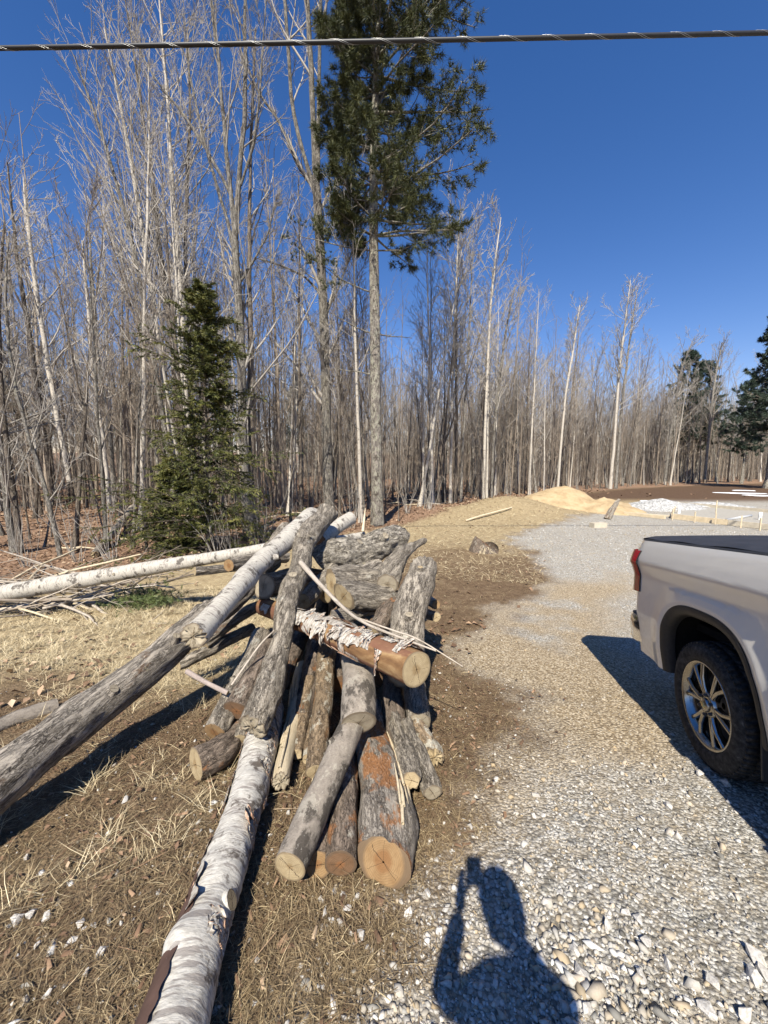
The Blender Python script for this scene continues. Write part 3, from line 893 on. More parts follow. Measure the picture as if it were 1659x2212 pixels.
LG['grey'] = mklog('log', 'smooth mottled grey log with round sawn end nearest the bottom', [(626, 1872, .16, 74), (672, 1765, .2, 68), (715, 1670, .27, 60), (745, 1600, .34, 55), (790, 1500, .42, 48)], 'smooth', seed=5, sides=40, warp=.5, ends=('cut_tan', 'cut_grey'))
LG['under'] = mklog('log', 'sawn grey log with tilted end, directly under the peeled orange log', [(775, 1562, 2.35, 76), (776, 1510, 2.55, 73), (768, 1440, 2.9, 64), (752, 1370, 3.4, 54)], 'smooth', 't', seed=6, ends=('cut_grey', 'cut_grey'), warp=.7)
LG['peeled'] = mklog('log', 'orange peeled birch log with curling white bark, lying across the pile', [(900, 1446, 2.3, 80), (840, 1420, 2.52, 70), (760, 1385, 2.85, 58), (680, 1350, 3.3, 47), (620, 1326, 3.75, 42), (570, 1310, 4.2, 38)], 'peeled', 't', seed=7, sides=40, warp=.5, ends=('cut_tan', 'cut_grey'))
LG['right'] = mklog('log', 'thick mottled log on the right side of the pile with a sawn branch knot', [(877, 1452, 3.0, 80), (880, 1390, 3.2, 76), (891, 1312, 3.5, 70), (905, 1255, 3.8, 66), (914, 1222, 4.0, 60)], 'rough', 't', seed=8, sides=40, ends=('cut_grey', 'cut_dark'), ragged=(0, .01))
LG['deep'] = mklog('log', 'stout log with deeply furrowed bark lying sideways at the top', [(690, 1212, 4.9, 62), (745, 1192, 5.1, 66), (800, 1180, 5.3, 62), (862, 1168, 5.5, 58)], 'darkrough', 't', seed=9, sides=44, warp=1.6, ends=('cut_dark', 'cut_grey'))
# split pieces, branch, small logs round the centre
LG['split1'] = mklog('log', 'short split block with sawn face, in front of the furrowed stout log', [(742, 1288, 3.75, 58), (790, 1290, 3.9, 60), (842, 1284, 4.05, 48)], 'rough', 't', seed=10, oval=(.12, .5), ends=('cut_tan', 'cut_grey'))
LG['split2'] = mklog('log', 'cracked split slab leaning behind the short split block', [(716, 1262, 4.1, 52), (760, 1246, 4.3, 44), (832, 1262, 4.4, 42)], 'rough', 't', seed=11, oval=(.3, 1.1), ends=('cut_tan', 'cut_grey'))
LG['crook'] = mklog('log', 'crooked tapering limb pointing up to the right with pale tip', [(836, 1262, 4.0, 46), (846, 1228, 4.2, 46), (868, 1200, 4.4, 34), (890, 1184, 4.55, 20), (919, 1167, 4.7, 11)], 'rough', 't', seed=12, warp=1.5, ends=('cut_grey', 'cut_tan'))
LG['mid1'] = mklog('log', 'dark bark log wedged between the split block and the thick mottled log', [(806, 1372, 3.5, 38), (836, 1324, 3.8, 38), (862, 1292, 4.1, 34)], 'reddish', 't', seed=13)
LG['mid2'] = mklog('log', 'half hidden log end behind the crooked knotted log', [(569, 1266, 4.1, 50), (640, 1255, 4.6, 46), (700, 1250, 5.2, 40)], 'rough', 't', seed=14, ends=('cut_grey', 'cut_grey'))
LG['mid3'] = mklog('log', 'brown log just below the furrowed stout log, mostly in shadow', [(700, 1285, 4.4, 40), (770, 1240, 4.9, 38), (820, 1222, 5.2, 36)], 'weathered', 't', seed=15)
LG['backbirch'] = mklog('log', 'short birch log with rounded end at the very back top', [(690, 1168, 5.3, 30), (725, 1142, 5.6, 31), (759, 1119, 5.9, 30)], 'birchpole', 't', seed=16, ends=('cut_dark', 'cut_grey'))
LG['backbirch2'] = mklog('log', 'thin birch log lying flat above the furrowed stout log', [(722, 1166, 5.5, 18), (786, 1158, 5.8, 19)], 'birchpole', 't', seed=17, ends=('cut_grey', 'cut_tan'))
LG['backbirch'].stub(.35, 1.0, .02, .06)
LG['backend'] = mklog('log', 'small log with rounded end left of the pile top', [(520, 1280, 4.6, 34), (580, 1190, 5.1, 27), (617, 1139, 5.6, 25)], 'rough', 't', seed=18)
LG['pole'] = mklog('log', 'long white birch pole reaching far out to the left', [(-170, 1318, 6.0, 40), (0, 1284, 6.25, 37), (200, 1250, 6.35, 33), (400, 1216, 6.3, 28), (600, 1180, 6.1, 22)], 'birchpole', 't', seed=19, warp=.6, ends=('cut_grey', 'cut_grey'))
LG['lend1'] = mklog('log', 'small log with orange sawn end under the long birch pole', [(494, 1222, 5.1, 29), (560, 1208, 5.6, 27), (620, 1205, 6.1, 25)], 'weathered', 't', seed=20, ends=('cut_orange', 'cut_grey'))
LG['lend2'] = mklog('log', 'thin log with pale sawn end beneath the birch pole, leftmost of the small ones', [(421, 1234, 5.4, 19), (500, 1226, 5.7, 18), (560, 1222, 5.9, 17)], 'weathered', 't', seed=21, ends=('cut_tan', 'cut_grey'))
# lower left
LG['r1'] = mklog('log', 'log with round yellow sawn end resting on the larger log below it', [(464, 1582, 2.62, 53), (496, 1520, 2.8, 48), (530, 1455, 3.1, 44), (566, 1372, 3.6, 38)], 'rough', 't', seed=22, ends=('cut_orange', 'cut_grey'))
LG['s1'] = mklog('log', 'log with large round sawn end, lowest on the left side', [(423, 1652, .10, 70), (480, 1622, .11, 66), (540, 1560, .12, 58)], 'reddish', seed=23, ends=('cut_tan', 'cut_grey'))
LG['t1'] = mklog('log', 'reddish bark log with hollow brown end beside the crooked knotted log', [(512, 1536, 2.68, 58), (545, 1470, 2.95, 52), (584, 1400, 3.4, 46)], 'reddish', 't', seed=24, ends=('cut_dark', 'cut_grey'))
LG['branch1'] = mklog('log', 'brown branch log under the long weathered log', [(385, 1436, 3.7, 26), (460, 1400, 4.0, 26), (545, 1358, 4.4, 24)], 'rough', 't', seed=25)
LG['branch2'] = mklog('log', 'darker thin log just below the pale birch log', [(440, 1390, 3.9, 28), (520, 1330, 4.3, 26), (580, 1300, 4.6, 22)], 'weathered', 't', seed=26)
LG['leftgrey'] = mklog('log', 'pale grey log end at the left edge behind the long weathered log', [(-90, 1610, 2.8, 44), (20, 1562, 3.1, 40), (120, 1528, 3.35, 34)], 'smooth', 't', seed=27, ends=('cut_grey', 'cut_grey'))
# lower middle
LG['u1'] = mklog('log', 'weathered barkless log in deep shade beside the white paper birch', [(606, 1688, .09, 38), (624, 1600, .11, 36), (640, 1520, .16, 34), (655, 1440, .2, 32)], 'drywood', seed=28, ragged=(.02, 0), ends=('cut_grey', 'cut_grey'))
LG['v1'] = mklog('log', 'brown log speckled with white lichen in the middle of the pile', [(682, 1668, .10, 44), (694, 1560, .2, 42), (706, 1450, .34, 40), (714, 1380, .42, 36)], 'lichen', seed=29, ends=('cut_tan', 'cut_grey'))
LG['v2'] = mklog('log', 'slim log half hidden left of the lichen speckled log', [(664, 1640, .07, 24), (680, 1540, .12, 24), (690, 1470, .15, 22)], 'lichen', seed=30)
LG['w1'] = mklog('log', 'big reddish log with orange sawn end and broken side, lowest on the right', [(828, 1862, .10, 98), (822, 1764, .11, 104), (806, 1663, .12, 84), (796, 1600, .13, 66), (790, 1520, .15, 58)], 'greyorange', seed=31, sides=48, warp=1.5, ends=('cut_orange', 'cut_grey'), oval=(.20, .3))
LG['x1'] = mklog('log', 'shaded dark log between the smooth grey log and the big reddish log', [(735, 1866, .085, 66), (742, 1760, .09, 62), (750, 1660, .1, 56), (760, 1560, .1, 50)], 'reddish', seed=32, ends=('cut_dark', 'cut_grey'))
LG['x2'] = mklog('log', 'log with bright orange sawn end peeking out right of the smooth grey log', [(686, 1868, .07, 54), (700, 1790, .08, 50), (715, 1700, .09, 44)], 'reddish', seed=33, ends=('cut_orange', 'cut_grey'))
LG['y1'] = mklog('log', 'knobbly short branch piece with sawn end on the right edge', [(890, 1686, .16, 36), (876, 1634, .18, 52), (862, 1590, .2, 34), (853, 1545, .23, 22)], 'rough', seed=34, warp=1.8, ends=('cut_tan', 'cut_grey'))
LG['y2'] = mklog('log', 'short branch piece rightmost of the broken pieces, touching the straw', [(934, 1712, .08, 36), (914, 1668, .12, 40), (892, 1610, .16, 36), (878, 1562, .2, 30)], 'rough', seed=35, warp=1.6, ends=('cut_grey', 'cut_grey'))
LG['y3'] = mklog('log', 'stubby broken chunk behind the two short branch pieces', [(936, 1634, .1, 44), (912, 1600, .14, 42), (894, 1560, .18, 34)], 'lichen', seed=36, warp=1.8, ragged=(.02, 0), ends=('cut_tan', 'cut_grey'))
LG['z1'] = mklog('log', 'small round sawn end sticking out right of the thick log, upper one', [(942, 1306, 4.1, 20), (915, 1290, 4.5, 19), (890, 1275, 4.9, 18)], 'rough', 't', seed=37, ends=('cut_orange', 'cut_grey'))
LG['z2'] = mklog('log', 'small round sawn end sticking out right of the thick log, lower one', [(943, 1334, 4.0, 21), (912, 1322, 4.4, 20), (890, 1310, 4.8, 18)], 'rough', 't', seed=38, ends=('cut_tan', 'cut_grey'))
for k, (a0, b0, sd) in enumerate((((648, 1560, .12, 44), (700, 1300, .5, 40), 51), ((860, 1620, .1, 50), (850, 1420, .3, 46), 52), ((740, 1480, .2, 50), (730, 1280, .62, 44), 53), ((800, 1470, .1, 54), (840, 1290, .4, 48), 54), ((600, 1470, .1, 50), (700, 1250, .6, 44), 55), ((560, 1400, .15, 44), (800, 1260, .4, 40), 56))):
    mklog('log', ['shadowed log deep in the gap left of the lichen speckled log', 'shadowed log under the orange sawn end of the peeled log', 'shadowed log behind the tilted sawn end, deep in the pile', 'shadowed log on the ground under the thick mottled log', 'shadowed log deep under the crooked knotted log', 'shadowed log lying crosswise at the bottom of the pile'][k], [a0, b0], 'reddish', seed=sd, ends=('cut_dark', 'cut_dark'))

LG['f1'] = mklog('log', 'grey log half hidden below the sawn end of the peeled log', [(905, 1560, .2, 50), (900, 1490, .3, 48), (896, 1420, .42, 46)], 'rough', seed=39, ends=('cut_grey', 'cut_grey'))
LG['f2'] = mklog('log', 'short weathered log just under the short split block', [(712, 1336, 3.7, 40), (760, 1322, 3.85, 40), (815, 1312, 4.0, 34)], 'weathered', 't', seed=40, ends=('cut_tan', 'cut_grey'), warp=1.6)
LG['f3'] = mklog('log', 'bark log filling the gap right of the round knot', [(655, 1300, 4.1, 38), (690, 1262, 4.5, 36), (720, 1232, 4.8, 34)], 'rough', 't', seed=41, warp=1.6)
LG['f4'] = mklog('log', 'thin lichen covered log between the barkless log and its speckled neighbour', [(640, 1630, .08, 28), (655, 1540, .16, 28), (668, 1470, .24, 27)], 'lichen', seed=42, warp=1.5)
LG['f5'] = mklog('log', 'short log end under the yellow sawn end, close to the paper birch', [(520, 1600, .14, 40), (545, 1555, .2, 40), (572, 1500, .26, 38)], 'rough', seed=43, warp=1.4)
for nm, n_, sd in (('rough', 0, 0),):
    for key, ts in (('centre', (.22, .72)), ('big', (.3, .48, .66)), ('right', (.35,)), ('under', (.7,)), ('deep', (.4, .75)), ('r1', (.4,)), ('v1', (.45,)), ('w1', (.55,)), ('grey', (.55,)), ('y1', (.4,))):
        for j, t_ in enumerate(ts):
            l_ = LG[key]
            l_.stub(t_, l_.up_angle(t_, (math.sin(j * 2.3 + t_ * 9), -.7, .6)), float(l_.R[int(t_ * (l_.nr - 1))]) * .24, .012 + .02 * (j % 2), .3, 'cut_grey')
# stubs and knots
lg = LG['right']
lg.stub(.80, lg.up_angle(.8, (-.25, -1, .5)), .028, .03)
lg = LG['centre']
lg.stub(.5, lg.up_angle(.5, (0, -1, .35)), .045, .012, 0, 'cut_grey')
LG['paper'].stub(.22, LG['paper'].up_angle(.22, (.9, -.3, .5)), .035, .012, 0, 'cut_tan')
LG['birchtop'].stub(.55, LG['birchtop'].up_angle(.55, (.8, -.4, .0)), .03, .04, .4, 'cut_dark')
LG['pole'].stub(.52, LG['pole'].up_angle(.52, (0, -1, .2)), .022, .01, 0, 'cut_grey')

# curling bark
lg = LG['peeled']
g_ = np.random.default_rng(5)
for k in range(40):
    t = float(np.clip(g_.normal(.40, .26), .05, .96))
    a = lg.up_angle(t, (0, .25, 1)) + g_.normal(0, .75)
    lg.curl(t, a, g_.uniform(.06, .19), g_.uniform(.05, .15), g_.uniform(.25, .95), 1 if g_.random() < .5 else -1, k)
for k in range(12):
    t = float(np.clip(g_.normal(.45, .25), .05, .9))
    lg.curl(t, lg.up_angle(t, (0, -.2, 1)) + g_.normal(0, 1.0), g_.uniform(.08, .22), g_.uniform(.1, .2), g_.uniform(.02, .12), 1 if k % 2 else -1, 200 + k)
for k in range(7):
    t = g_.uniform(.2, .55)
    lg.curl(t, lg.up_angle(t, (0, -.6, -1)), g_.uniform(.1, .2), g_.uniform(.08, .16), g_.uniform(.4, .9), 1 if k % 2 else -1, 60 + k)
lg = LG['paper']
up = lambda t, v=(0, 0, 1): lg.up_angle(t, v)
for (t, v, w, l, p, s_, sd) in ((.40, (1, -.2, .1), .10, .13, .85, -1, 1), (.43, (1, -.2, .0), .07, .11, .7, -1, 2), (.24, (-1, -.2, .3), .20, .12, .55, 1, 3), (.62, (1, 0, .4), .12, .08, .5, -1, 4), (.7, (1, 0, .5), .10, .07, .5, -1, 5), (.78, (1, 0, .3), .08, .07, .6, -1, 6), (.1, (-.6, -.6, .6), .16, .14, .6, -1, 7), (.55, (-1, 0, .2), .14, .05, .45, 1, 8), (.5, (-1, 0, .2), .14, .05, .45, 1, 9), (.35, (-1, 0, .2), .14, .05, .4, 1, 10), (.84, (.9, 0, .3), .08, .06, .5, -1, 11), (.17, (.2, -.4, 1), .1, .08, .35, 1, 12)):
    lg.curl(t, up(t, v), w, l, p, s_, sd)
for k in range(34):
    t = g_.uniform(.12, .97)
    lg.curl(t, up(t, (g_.choice([-1, 1]), 0, g_.uniform(-.1, .5))), g_.uniform(.04, .1), g_.uniform(.02, .05), g_.uniform(.3, .7), 1 if g_.random() < .5 else -1, 20 + k)

# brown inner wood laid bare at the near end of the paper birch
def bare_patch():
    i = np.arange(0, 22)
    rows = []
    a0 = lg.up_angle(.06, (-.75, -.35, .55))
    for k in range(2, 30):
        da = .62 * min(1, (30 - k) / 9) + .05 * math.sin(k * 1.7)
        row = []
        for e in np.linspace(-1, 1, 9):
            d = math.cos(a0 + e * da) * lg.U[k] + math.sin(a0 + e * da) * lg.W[k]
            row.append(lg.C[k] + d * (lg.R[k] * 1.085 + .004))
        rows.append(row)
    A = np.array(rows)
    me = mk_mesh('bare_wood', A.reshape(-1, 3), [grid_faces(A.shape[0], 9)], True, None, [M['barewood']])
    o = obj('bare_wood', me, lg.root, lg.off, lg.q)
    tag(o, 'dark brown bare wood where the bark has come off')
M['barewood'] = plain('bare_brown_wood', (.085, .05, .038), .7, .3, var=.3, vs=12, bump=.2)
bare_patch()

def wood_splinters(l, t0, t1, vec, n, seed):
    """long splinters of a broken side"""
    g = np.random.default_rng(seed)
    parts = []
    for k in range(n):
        t = g.uniform(t0, t1 - .1); a = l.up_angle(t, vec) + g.normal(0, .28)
        p, d, ax = l.at(t, a, .004)
        e = l.at(min(1, t + g.uniform(.1, .3)), a + g.normal(0, .05), g.uniform(0, .012))[0]
        pts = np.array([[p, (Vector(p) * .5 + Vector(e) * .5 + d * g.uniform(.0, .01)), e]], float)
        parts.append(tubes(pts, np.array([[.008, .009, .004]]) * g.uniform(.6, 1.3), 5))
    V, Fq = join(parts)
    V = V - np.array(l.root.location)
    return obj('broken_side', mk_mesh('broken_side', V, [Fq], True, None, [M['drywood']]), l.root)
wood_splinters(LG['w1'], .02, .5, (1, -.3, .5), 16, 4)
wood_splinters(LG['u1'], .0, .7, (-.3, -.6, 1), 8, 5)

# loose sticks
def stick(name, label, spec, bark, side=None, seed=0, cat='stick'):
    pr = [wt_(*s) for s in spec]
    l = Log(name, label, [a for a, _ in pr], [b for _, b in pr], bark, ends=('cut_tan', 'cut_tan'), seed=seed, cat=cat, sides=9, group='loose sticks on the pile')
    return l
stick('stick', 'long thin bare branch lying across the peeled log', [(650, 1216, 4.0, 12), (690, 1262, 3.6, 9), (741, 1312, 3.1, 8), (786, 1344, 2.75, 6.5), (860, 1375, 2.5, 5.5), (942, 1406, 2.3, 4)], 'stick', seed=61)
stick('stick', 'fine twig branching beside the long thin bare branch', [(770, 1334, 2.85, 4), (850, 1362, 2.7, 4), (905, 1382, 2.6, 4), (1000, 1440, 2.5, 2.5)], 'stick', seed=62)
stick('stick', 'short pinkish stick poking out left of the yellow sawn end', [(492, 1497, 2.7, 11), (450, 1476, 2.75, 10), (404, 1450, 2.85, 11)], 'pinkstick', seed=63)
stick('stick', 'thin dry splinter leaning on the crooked knotted log', [(500, 1480, 2.8, 5), (560, 1395, 3.0, 4), (592, 1362, 3.1, 3)], 'stick', seed=64)
stick('stick', 'upright pale broken sliver at the pile top', [(784, 1148, 5.7, 7), (787, 1118, 5.75, 4), (789, 1098, 5.8, 1.5)], 'drywood', seed=65)
# ------------------------------------------------------------------ trees
def grow(Pt, R, m, t0, t1, ang, asd, lr, k, up, wig, rs, g, fall=.5, rmin=.004, lmin=0.0):
    """children of the polylines Pt (N,q,3): m each, leaving at angle ang; returns (M,k,3), (M,k)"""
    N, q, _ = Pt.shape
    L = np.linalg.norm(np.diff(Pt, axis=1), axis=2).sum(1)
    t = t0 + (t1 - t0) * (np.arange(m)[None] + g.random((N, m))) / m
    f = t * (q - 1); i = np.clip(f.astype(int), 0, q - 2); w = (f - i)[..., None]
    n = np.arange(N)[:, None]
    A, B = Pt[n, i], Pt[n, i + 1]
    p = (A * (1 - w) + B * w).reshape(-1, 3)
    T = (B - A).reshape(-1, 3); T /= np.linalg.norm(T, axis=1, keepdims=True) + 1e-9
    r0 = (R[n, i] * (1 - w[..., 0]) + R[n, i + 1] * w[..., 0]).reshape(-1)
    M_ = len(p)
    rv = g.normal(0, 1, (M_, 3)); rv -= (rv * T).sum(1, keepdims=True) * T; rv /= np.linalg.norm(rv, axis=1, keepdims=True)
    a = np.clip(g.normal(ang, asd, M_), .15, 1.6)[:, None]
    D = T * np.cos(a) + rv * np.sin(a)
    ln = np.maximum(np.repeat(L, m) * lr * (1 - fall * t.reshape(-1)) * g.uniform(.65, 1.25, M_), lmin)
    pts = [p]; st = (ln / (k - 1))[:, None]
    for j in range(k - 1):
        D = D + np.array([[0, 0, up]]) + g.normal(0, wig, (M_, 3))
        D /= np.linalg.norm(D, axis=1, keepdims=True)
        pts.append(pts[-1] + D * st)
    C = np.stack(pts, 1)
    rb = np.maximum(r0 * rs * g.uniform(.7, 1.1, M_), rmin)
    Rr = rb[:, None] * np.linspace(1, .35, k)[None]
    Rr = np.maximum(Rr, rmin * .6)
    return C, Rr

def trunk_line(h, r, g, n=14, lean=(0, 0), wig=.02, top=.12):
    z = np.linspace(0, 1, n)
    dx = np.cumsum(g.normal(0, wig, n)) * h / n + lean[0] * z * h
    dy = np.cumsum(g.normal(0, wig, n)) * h / n + lean[1] * z * h
    dx -= dx[0]; dy -= dy[0]
    Pt = np.stack([dx, dy, z * h], 1)[None]
    R = (r * (1 - (1 - top) * z ** .9))
    R[0] *= 1.5; R[1] *= 1.06
    return Pt, R[None]

def clean_base(V, r):
    ph = np.arctan2(V[:, 1], V[:, 0])
    k = np.exp(-np.maximum(V[:, 2], 0) / (1.6 * r))
    f = 1 + .28 * k * np.cos(4 * ph + 1.1) * np.clip(1, 0, 1)
    V[:, 0] *= f; V[:, 1] *= f
    return V

def bare_tree(h, r, seed, style='forest', lean=(0, 0), stems=None, n1=20, n2=8, n3=6, tw=.006):
    """-> trunk mesh data, branch mesh data of a leafless tree standing at the origin"""
    g = np.random.default_rng(seed)
    if stems is None:
        Pt, R = trunk_line(h, r, g, 16, lean)
        main = [(Pt, R)]
    else:
        main = stems
    tr = [tubes(Pt, R, 11) for Pt, R in main]
    V, Fq = join(tr)
    V = clean_base(V, r)
    V[:, :2] += (.06 * r * vnoise(V * np.array([6, 6, 1.5]) / max(r, .05) * .2, seed))[:, None]
    br, tw_ = [], []
    for (Pt, R) in main:
        hh = np.linalg.norm(np.diff(Pt[0], axis=0), axis=1).sum()
        if style == 'forest':
            B1 = grow(Pt, R, n1, .38, .98, .75, .2, .24, 6, .13, .10, .42, g, .55, .008)
        elif style == 'low':
            B1 = grow(Pt, R, n1, .12, .97, .85, .25, .26, 6, .10, .12, .42, g, .5, .007)
        else:
            B1 = grow(Pt, R, n1, .30, .98, .55, .15, .30, 7, .10, .07, .45, g, .55, .010)
        br.append(tubes(*B1, 5))
        B2 = grow(*B1, n2, .2, 1.0, .6, .2, .42, 5, .08, .11, .55, g, .5, tw * 1.2, .25)
        tw_.append(tubes(*B2, 3))
        if n3:
            B3 = grow(*B2, n3, .2, 1.0, .55, .2, .5, 4, .05, .10, .6, g, .4, tw, .18)
            tw_.append(tubes(*B3, 3))
        T3 = grow(Pt[:, -4:], R[:, -4:], 14, .0, 1.0, .5, .2, .30, 4, .05, .08, .5, g, .4, tw, .3)
        tw_.append(tubes(*T3, 3))
    return (V, Fq), join(br + tw_)

def tree_meshes(name, data, trunk_m, twig_m):
    (V, Fq), (V2, F2) = data
    return (mk_mesh('trunk', V, [Fq], True, None, [M[trunk_m]]), mk_mesh('crown', V2, [F2], True, None, [M[twig_m]]))

def put_tree(name, label, meshes, x, y, s=1.0, rz=0.0, group=None, cat='tree', tilt=(0, 0), parts=('trunk', 'crown')):
    root = thing(name, label, cat, (x, y, Gz(x, y) - .06), rz, group)
    root.rotation_euler = (tilt[0], tilt[1], rz)
    root.scale = (s, s, s)
    for pn, me in zip(parts, meshes):
        obj(pn, me, root)
    return root

def stems_from_pixels(base, lines, yd, wsc=1.0):
    """stem polylines from sighted points at depth yd, relative to base; each line [(u, v, width)], optional depth offsets"""
    out = []
    for ln in lines:
        pts, rs = [], []
        for it in ln:
            u, v, w = it[:3]
            dy = it[3] if len(it) > 3 else 0
            d = ray(u, v)
            t = (yd + dy) / d[1]
            p = d * t
            f = p[1] * math.cos(PITCH) - p[2] * math.sin(PITCH)
            pts.append(Vector((p[0] - base[0], p[1] - base[1], p[2] + CAM_H - base[2])))
            rs.append(w * wsc * .5 / 830.4 * f)
        S = spline(pts, rs, 16)
        S[1:-1, :2] += np.random.default_rng(int(ln[0][0])).normal(0, .012, (14, 2))
        out.append((S[None, :, :3], np.maximum(S[None, :, 3], .006)))
    return out

def hero_tree(name, label, base_uv, lines, tm, wm, seed, yd=None, n1=20, n2=8, n3=6, style='maple', tw=.006, wsc=.74):
    b = P(*base_uv)
    y = b.y if yd is None else yd
    b = Vector((b.x, y, 0)) if yd is None else Vector(((base_uv[0] - _CX) / _F * y, y, 0))
    b.z = Gz(b.x, b.y) - .05
    st = stems_from_pixels(b, lines, b.y, wsc)
    r = float(st[0][1][0, 0])
    data = bare_tree(0, r, seed, style, stems=st, n1=n1, n2=n2, n3=n3, tw=tw)
    tmesh, cmesh = tree_meshes(name, data, tm, wm)
    root = thing(name, label, 'tree', b, 0, 'tall bare trees at the edge of the woods')
    obj('trunk', tmesh, root); obj('crown', cmesh, root)
    return root

# --- the big leafless trees behind the pile
hero_tree('maple_tree', 'tallest leafless grey tree, forked high up, just left of the pine', (711, 1112), [
    [(711, 1118, 36), (707, 1000, 29), (704, 850, 27), (697, 640, 26), (690, 500, 25), (682, 400, 23)],
    [(682, 402, 17), (676, 250, 16), (670, 120, 15), (663, 0, 13), (655, -220, 9), (650, -420, 4)],
    [(684, 410, 14), (687, 300, 12), (690, 120, 11), (692, 0, 10), (700, -200, 7), (706, -380, 3)],
    [(683, 415, 14), (655, 330, 12), (632, 230, 11), (620, 80, 10), (612, -60, 8), (600, -280, 4)],
    [(684, 420, 10), (640, 350, 9), (606, 270, 8), (560, 200, 6), (520, 120, 4)],
    [(697, 640, 8), (660, 600, 6), (610, 575, 5), (560, 560, 3)],
    [(700, 690, 6), (740, 600, 5), (770, 520, 3)]], 'tree_grey', 'twig_grey', 101, yd=19.0, n1=12, n2=8, n3=6, tw=.005)
hero_tree('maple_tree', 'leafless tree with many upright forks rising behind the young fir', (530, 1160), [
    [(536, 1165, 34), (531, 1060, 27), (524, 900, 25), (518, 720, 24), (512, 600, 22), (508, 520, 20)],
    [(508, 522, 16), (512, 430, 15), (524, 300, 13), (530, 180, 11), (528, 40, 9), (535, -160, 4)],
    [(508, 525, 14), (496, 400, 12), (484, 280, 11), (470, 120, 9), (455, 0, 7), (440, -160, 3)],
    [(497, 420, 9), (450, 330, 9), (390, 240, 7), (330, 160, 5), (280, 60, 3)],
    [(507, 540, 10), (480, 440, 8), (440, 300, 7), (410, 150, 5), (395, 20, 3)],
    [(520, 400, 8), (545, 320, 7), (560, 220, 6), (570, 60, 4), (580, -80, 2)],
    [(512, 620, 8), (550, 560, 6), (580, 500, 5), (600, 420, 3)]], 'tree_grey', 'twig_grey', 102, yd=15.0, n1=12, n2=8, n3=6, tw=.005)
hero_tree('maple_tree', 'second dark trunk close beside the forked tree behind the fir', (547, 1150), [
    [(551, 1152, 26), (546, 1050, 20), (543, 900, 18), (541, 740, 16), (538, 600, 13), (540, 420, 10), (546, 220, 7), (552, 60, 4)]], 'tree_brown', 'twig_grey', 103, yd=15.4, n1=18, n2=7, n3=5)
CL = [('pale stem in the clump left of the fir, leaning furthest left', [(392, 1090, 17), (360, 960, 15), (338, 820, 14), (305, 620, 12), (262, 430, 10), (205, 250, 7), (160, 120, 4)], 'tree_grey'),
      ('pale stem in the clump left of the fir, second from the left', [(402, 1095, 17), (378, 960, 15), (352, 800, 14), (322, 600, 13), (296, 430, 11), (262, 240, 8), (225, 60, 4)], 'tree_pale'),
      ('dark stem in the clump left of the fir, third from the left', [(412, 1095, 18), (392, 940, 16), (378, 790, 15), (352, 600, 13), (335, 440, 11), (310, 250, 8), (280, 60, 5), (262, -80, 2)], 'tree_brown'),
      ('pale stem in the clump left of the fir, straightest of them', [(420, 1090, 16), (404, 900, 15), (396, 720, 13), (384, 560, 12), (372, 400, 10), (362, 220, 8), (345, 20, 5), (335, -120, 2)], 'tree_pale'),
      ('stem in the clump left of the fir, standing closest to the fir', [(428, 1095, 15), (414, 900, 14), (410, 740, 12), (400, 560, 10), (404, 400, 9), (410, 240, 7), (405, 60, 4)], 'tree_brown')]
for k, (lb, ln, tm) in enumerate(CL):
    hero_tree('clump_tree', lb, ln[0][:2], [ln], tm, 'twig_grey', 110 + k, yd=16.5 + .4 * (k % 3), n1=26, n2=8, n3=5, style='maple', wsc=.72)
LE = [('leafless tree at the left edge, left of two stems leaning apart', [(30, 1198, 22), (18, 1110, 17), (2, 1000, 15), (-20, 860, 13), (-40, 640, 10), (-70, 420, 6)], 11.0, 'tree_grey'),
      ('leafless tree at the left edge, right of two stems leaning apart', [(44, 1196, 20), (34, 1110, 16), (20, 1000, 14), (6, 880, 12), (-2, 700, 9), (10, 480, 5)], 11.0, 'tree_brown'),
      ('thin leafless tree leaning left, between the left edge and the fir', [(132, 1208, 15), (112, 1110, 12), (84, 1010, 11), (50, 900, 9), (24, 780, 8), (12, 640, 6), (20, 500, 3)], 10.8, 'tree_grey'),
      ('slim pale trunk rising straight far left above the birch pole', [(150, 1040, 13), (120, 880, 12), (96, 740, 12), (76, 610, 11), (60, 480, 8), (50, 380, 3)], 17.0, 'tree_pale'),
      ('slim dark trunk far left, next to the straight pale trunk', [(110, 1050, 13), (86, 880, 12), (60, 700, 11), (38, 560, 9), (24, 440, 6), (16, 350, 3)], 17.4, 'tree_brown'),
      ('slender trunk with pale bark between the left trunks and the clump', [(238, 1100, 12), (224, 960, 11), (200, 800, 10), (190, 660, 8), (178, 520, 5)], 16.0, 'tree_pale'),
      ('slender grey trunk standing left of the young fir', [(250, 1085, 11), (236, 930, 10), (214, 790, 9), (200, 620, 7), (190, 480, 4)], 17.0, 'tree_grey')]
for k, (lb, ln, yd, tm) in enumerate(LE):
    hero_tree('edge_tree', lb, ln[0][:2], [ln], tm, 'twig_grey', 130 + k, yd=yd, n1=22, n2=7, n3=4, style='low', wsc=.75)
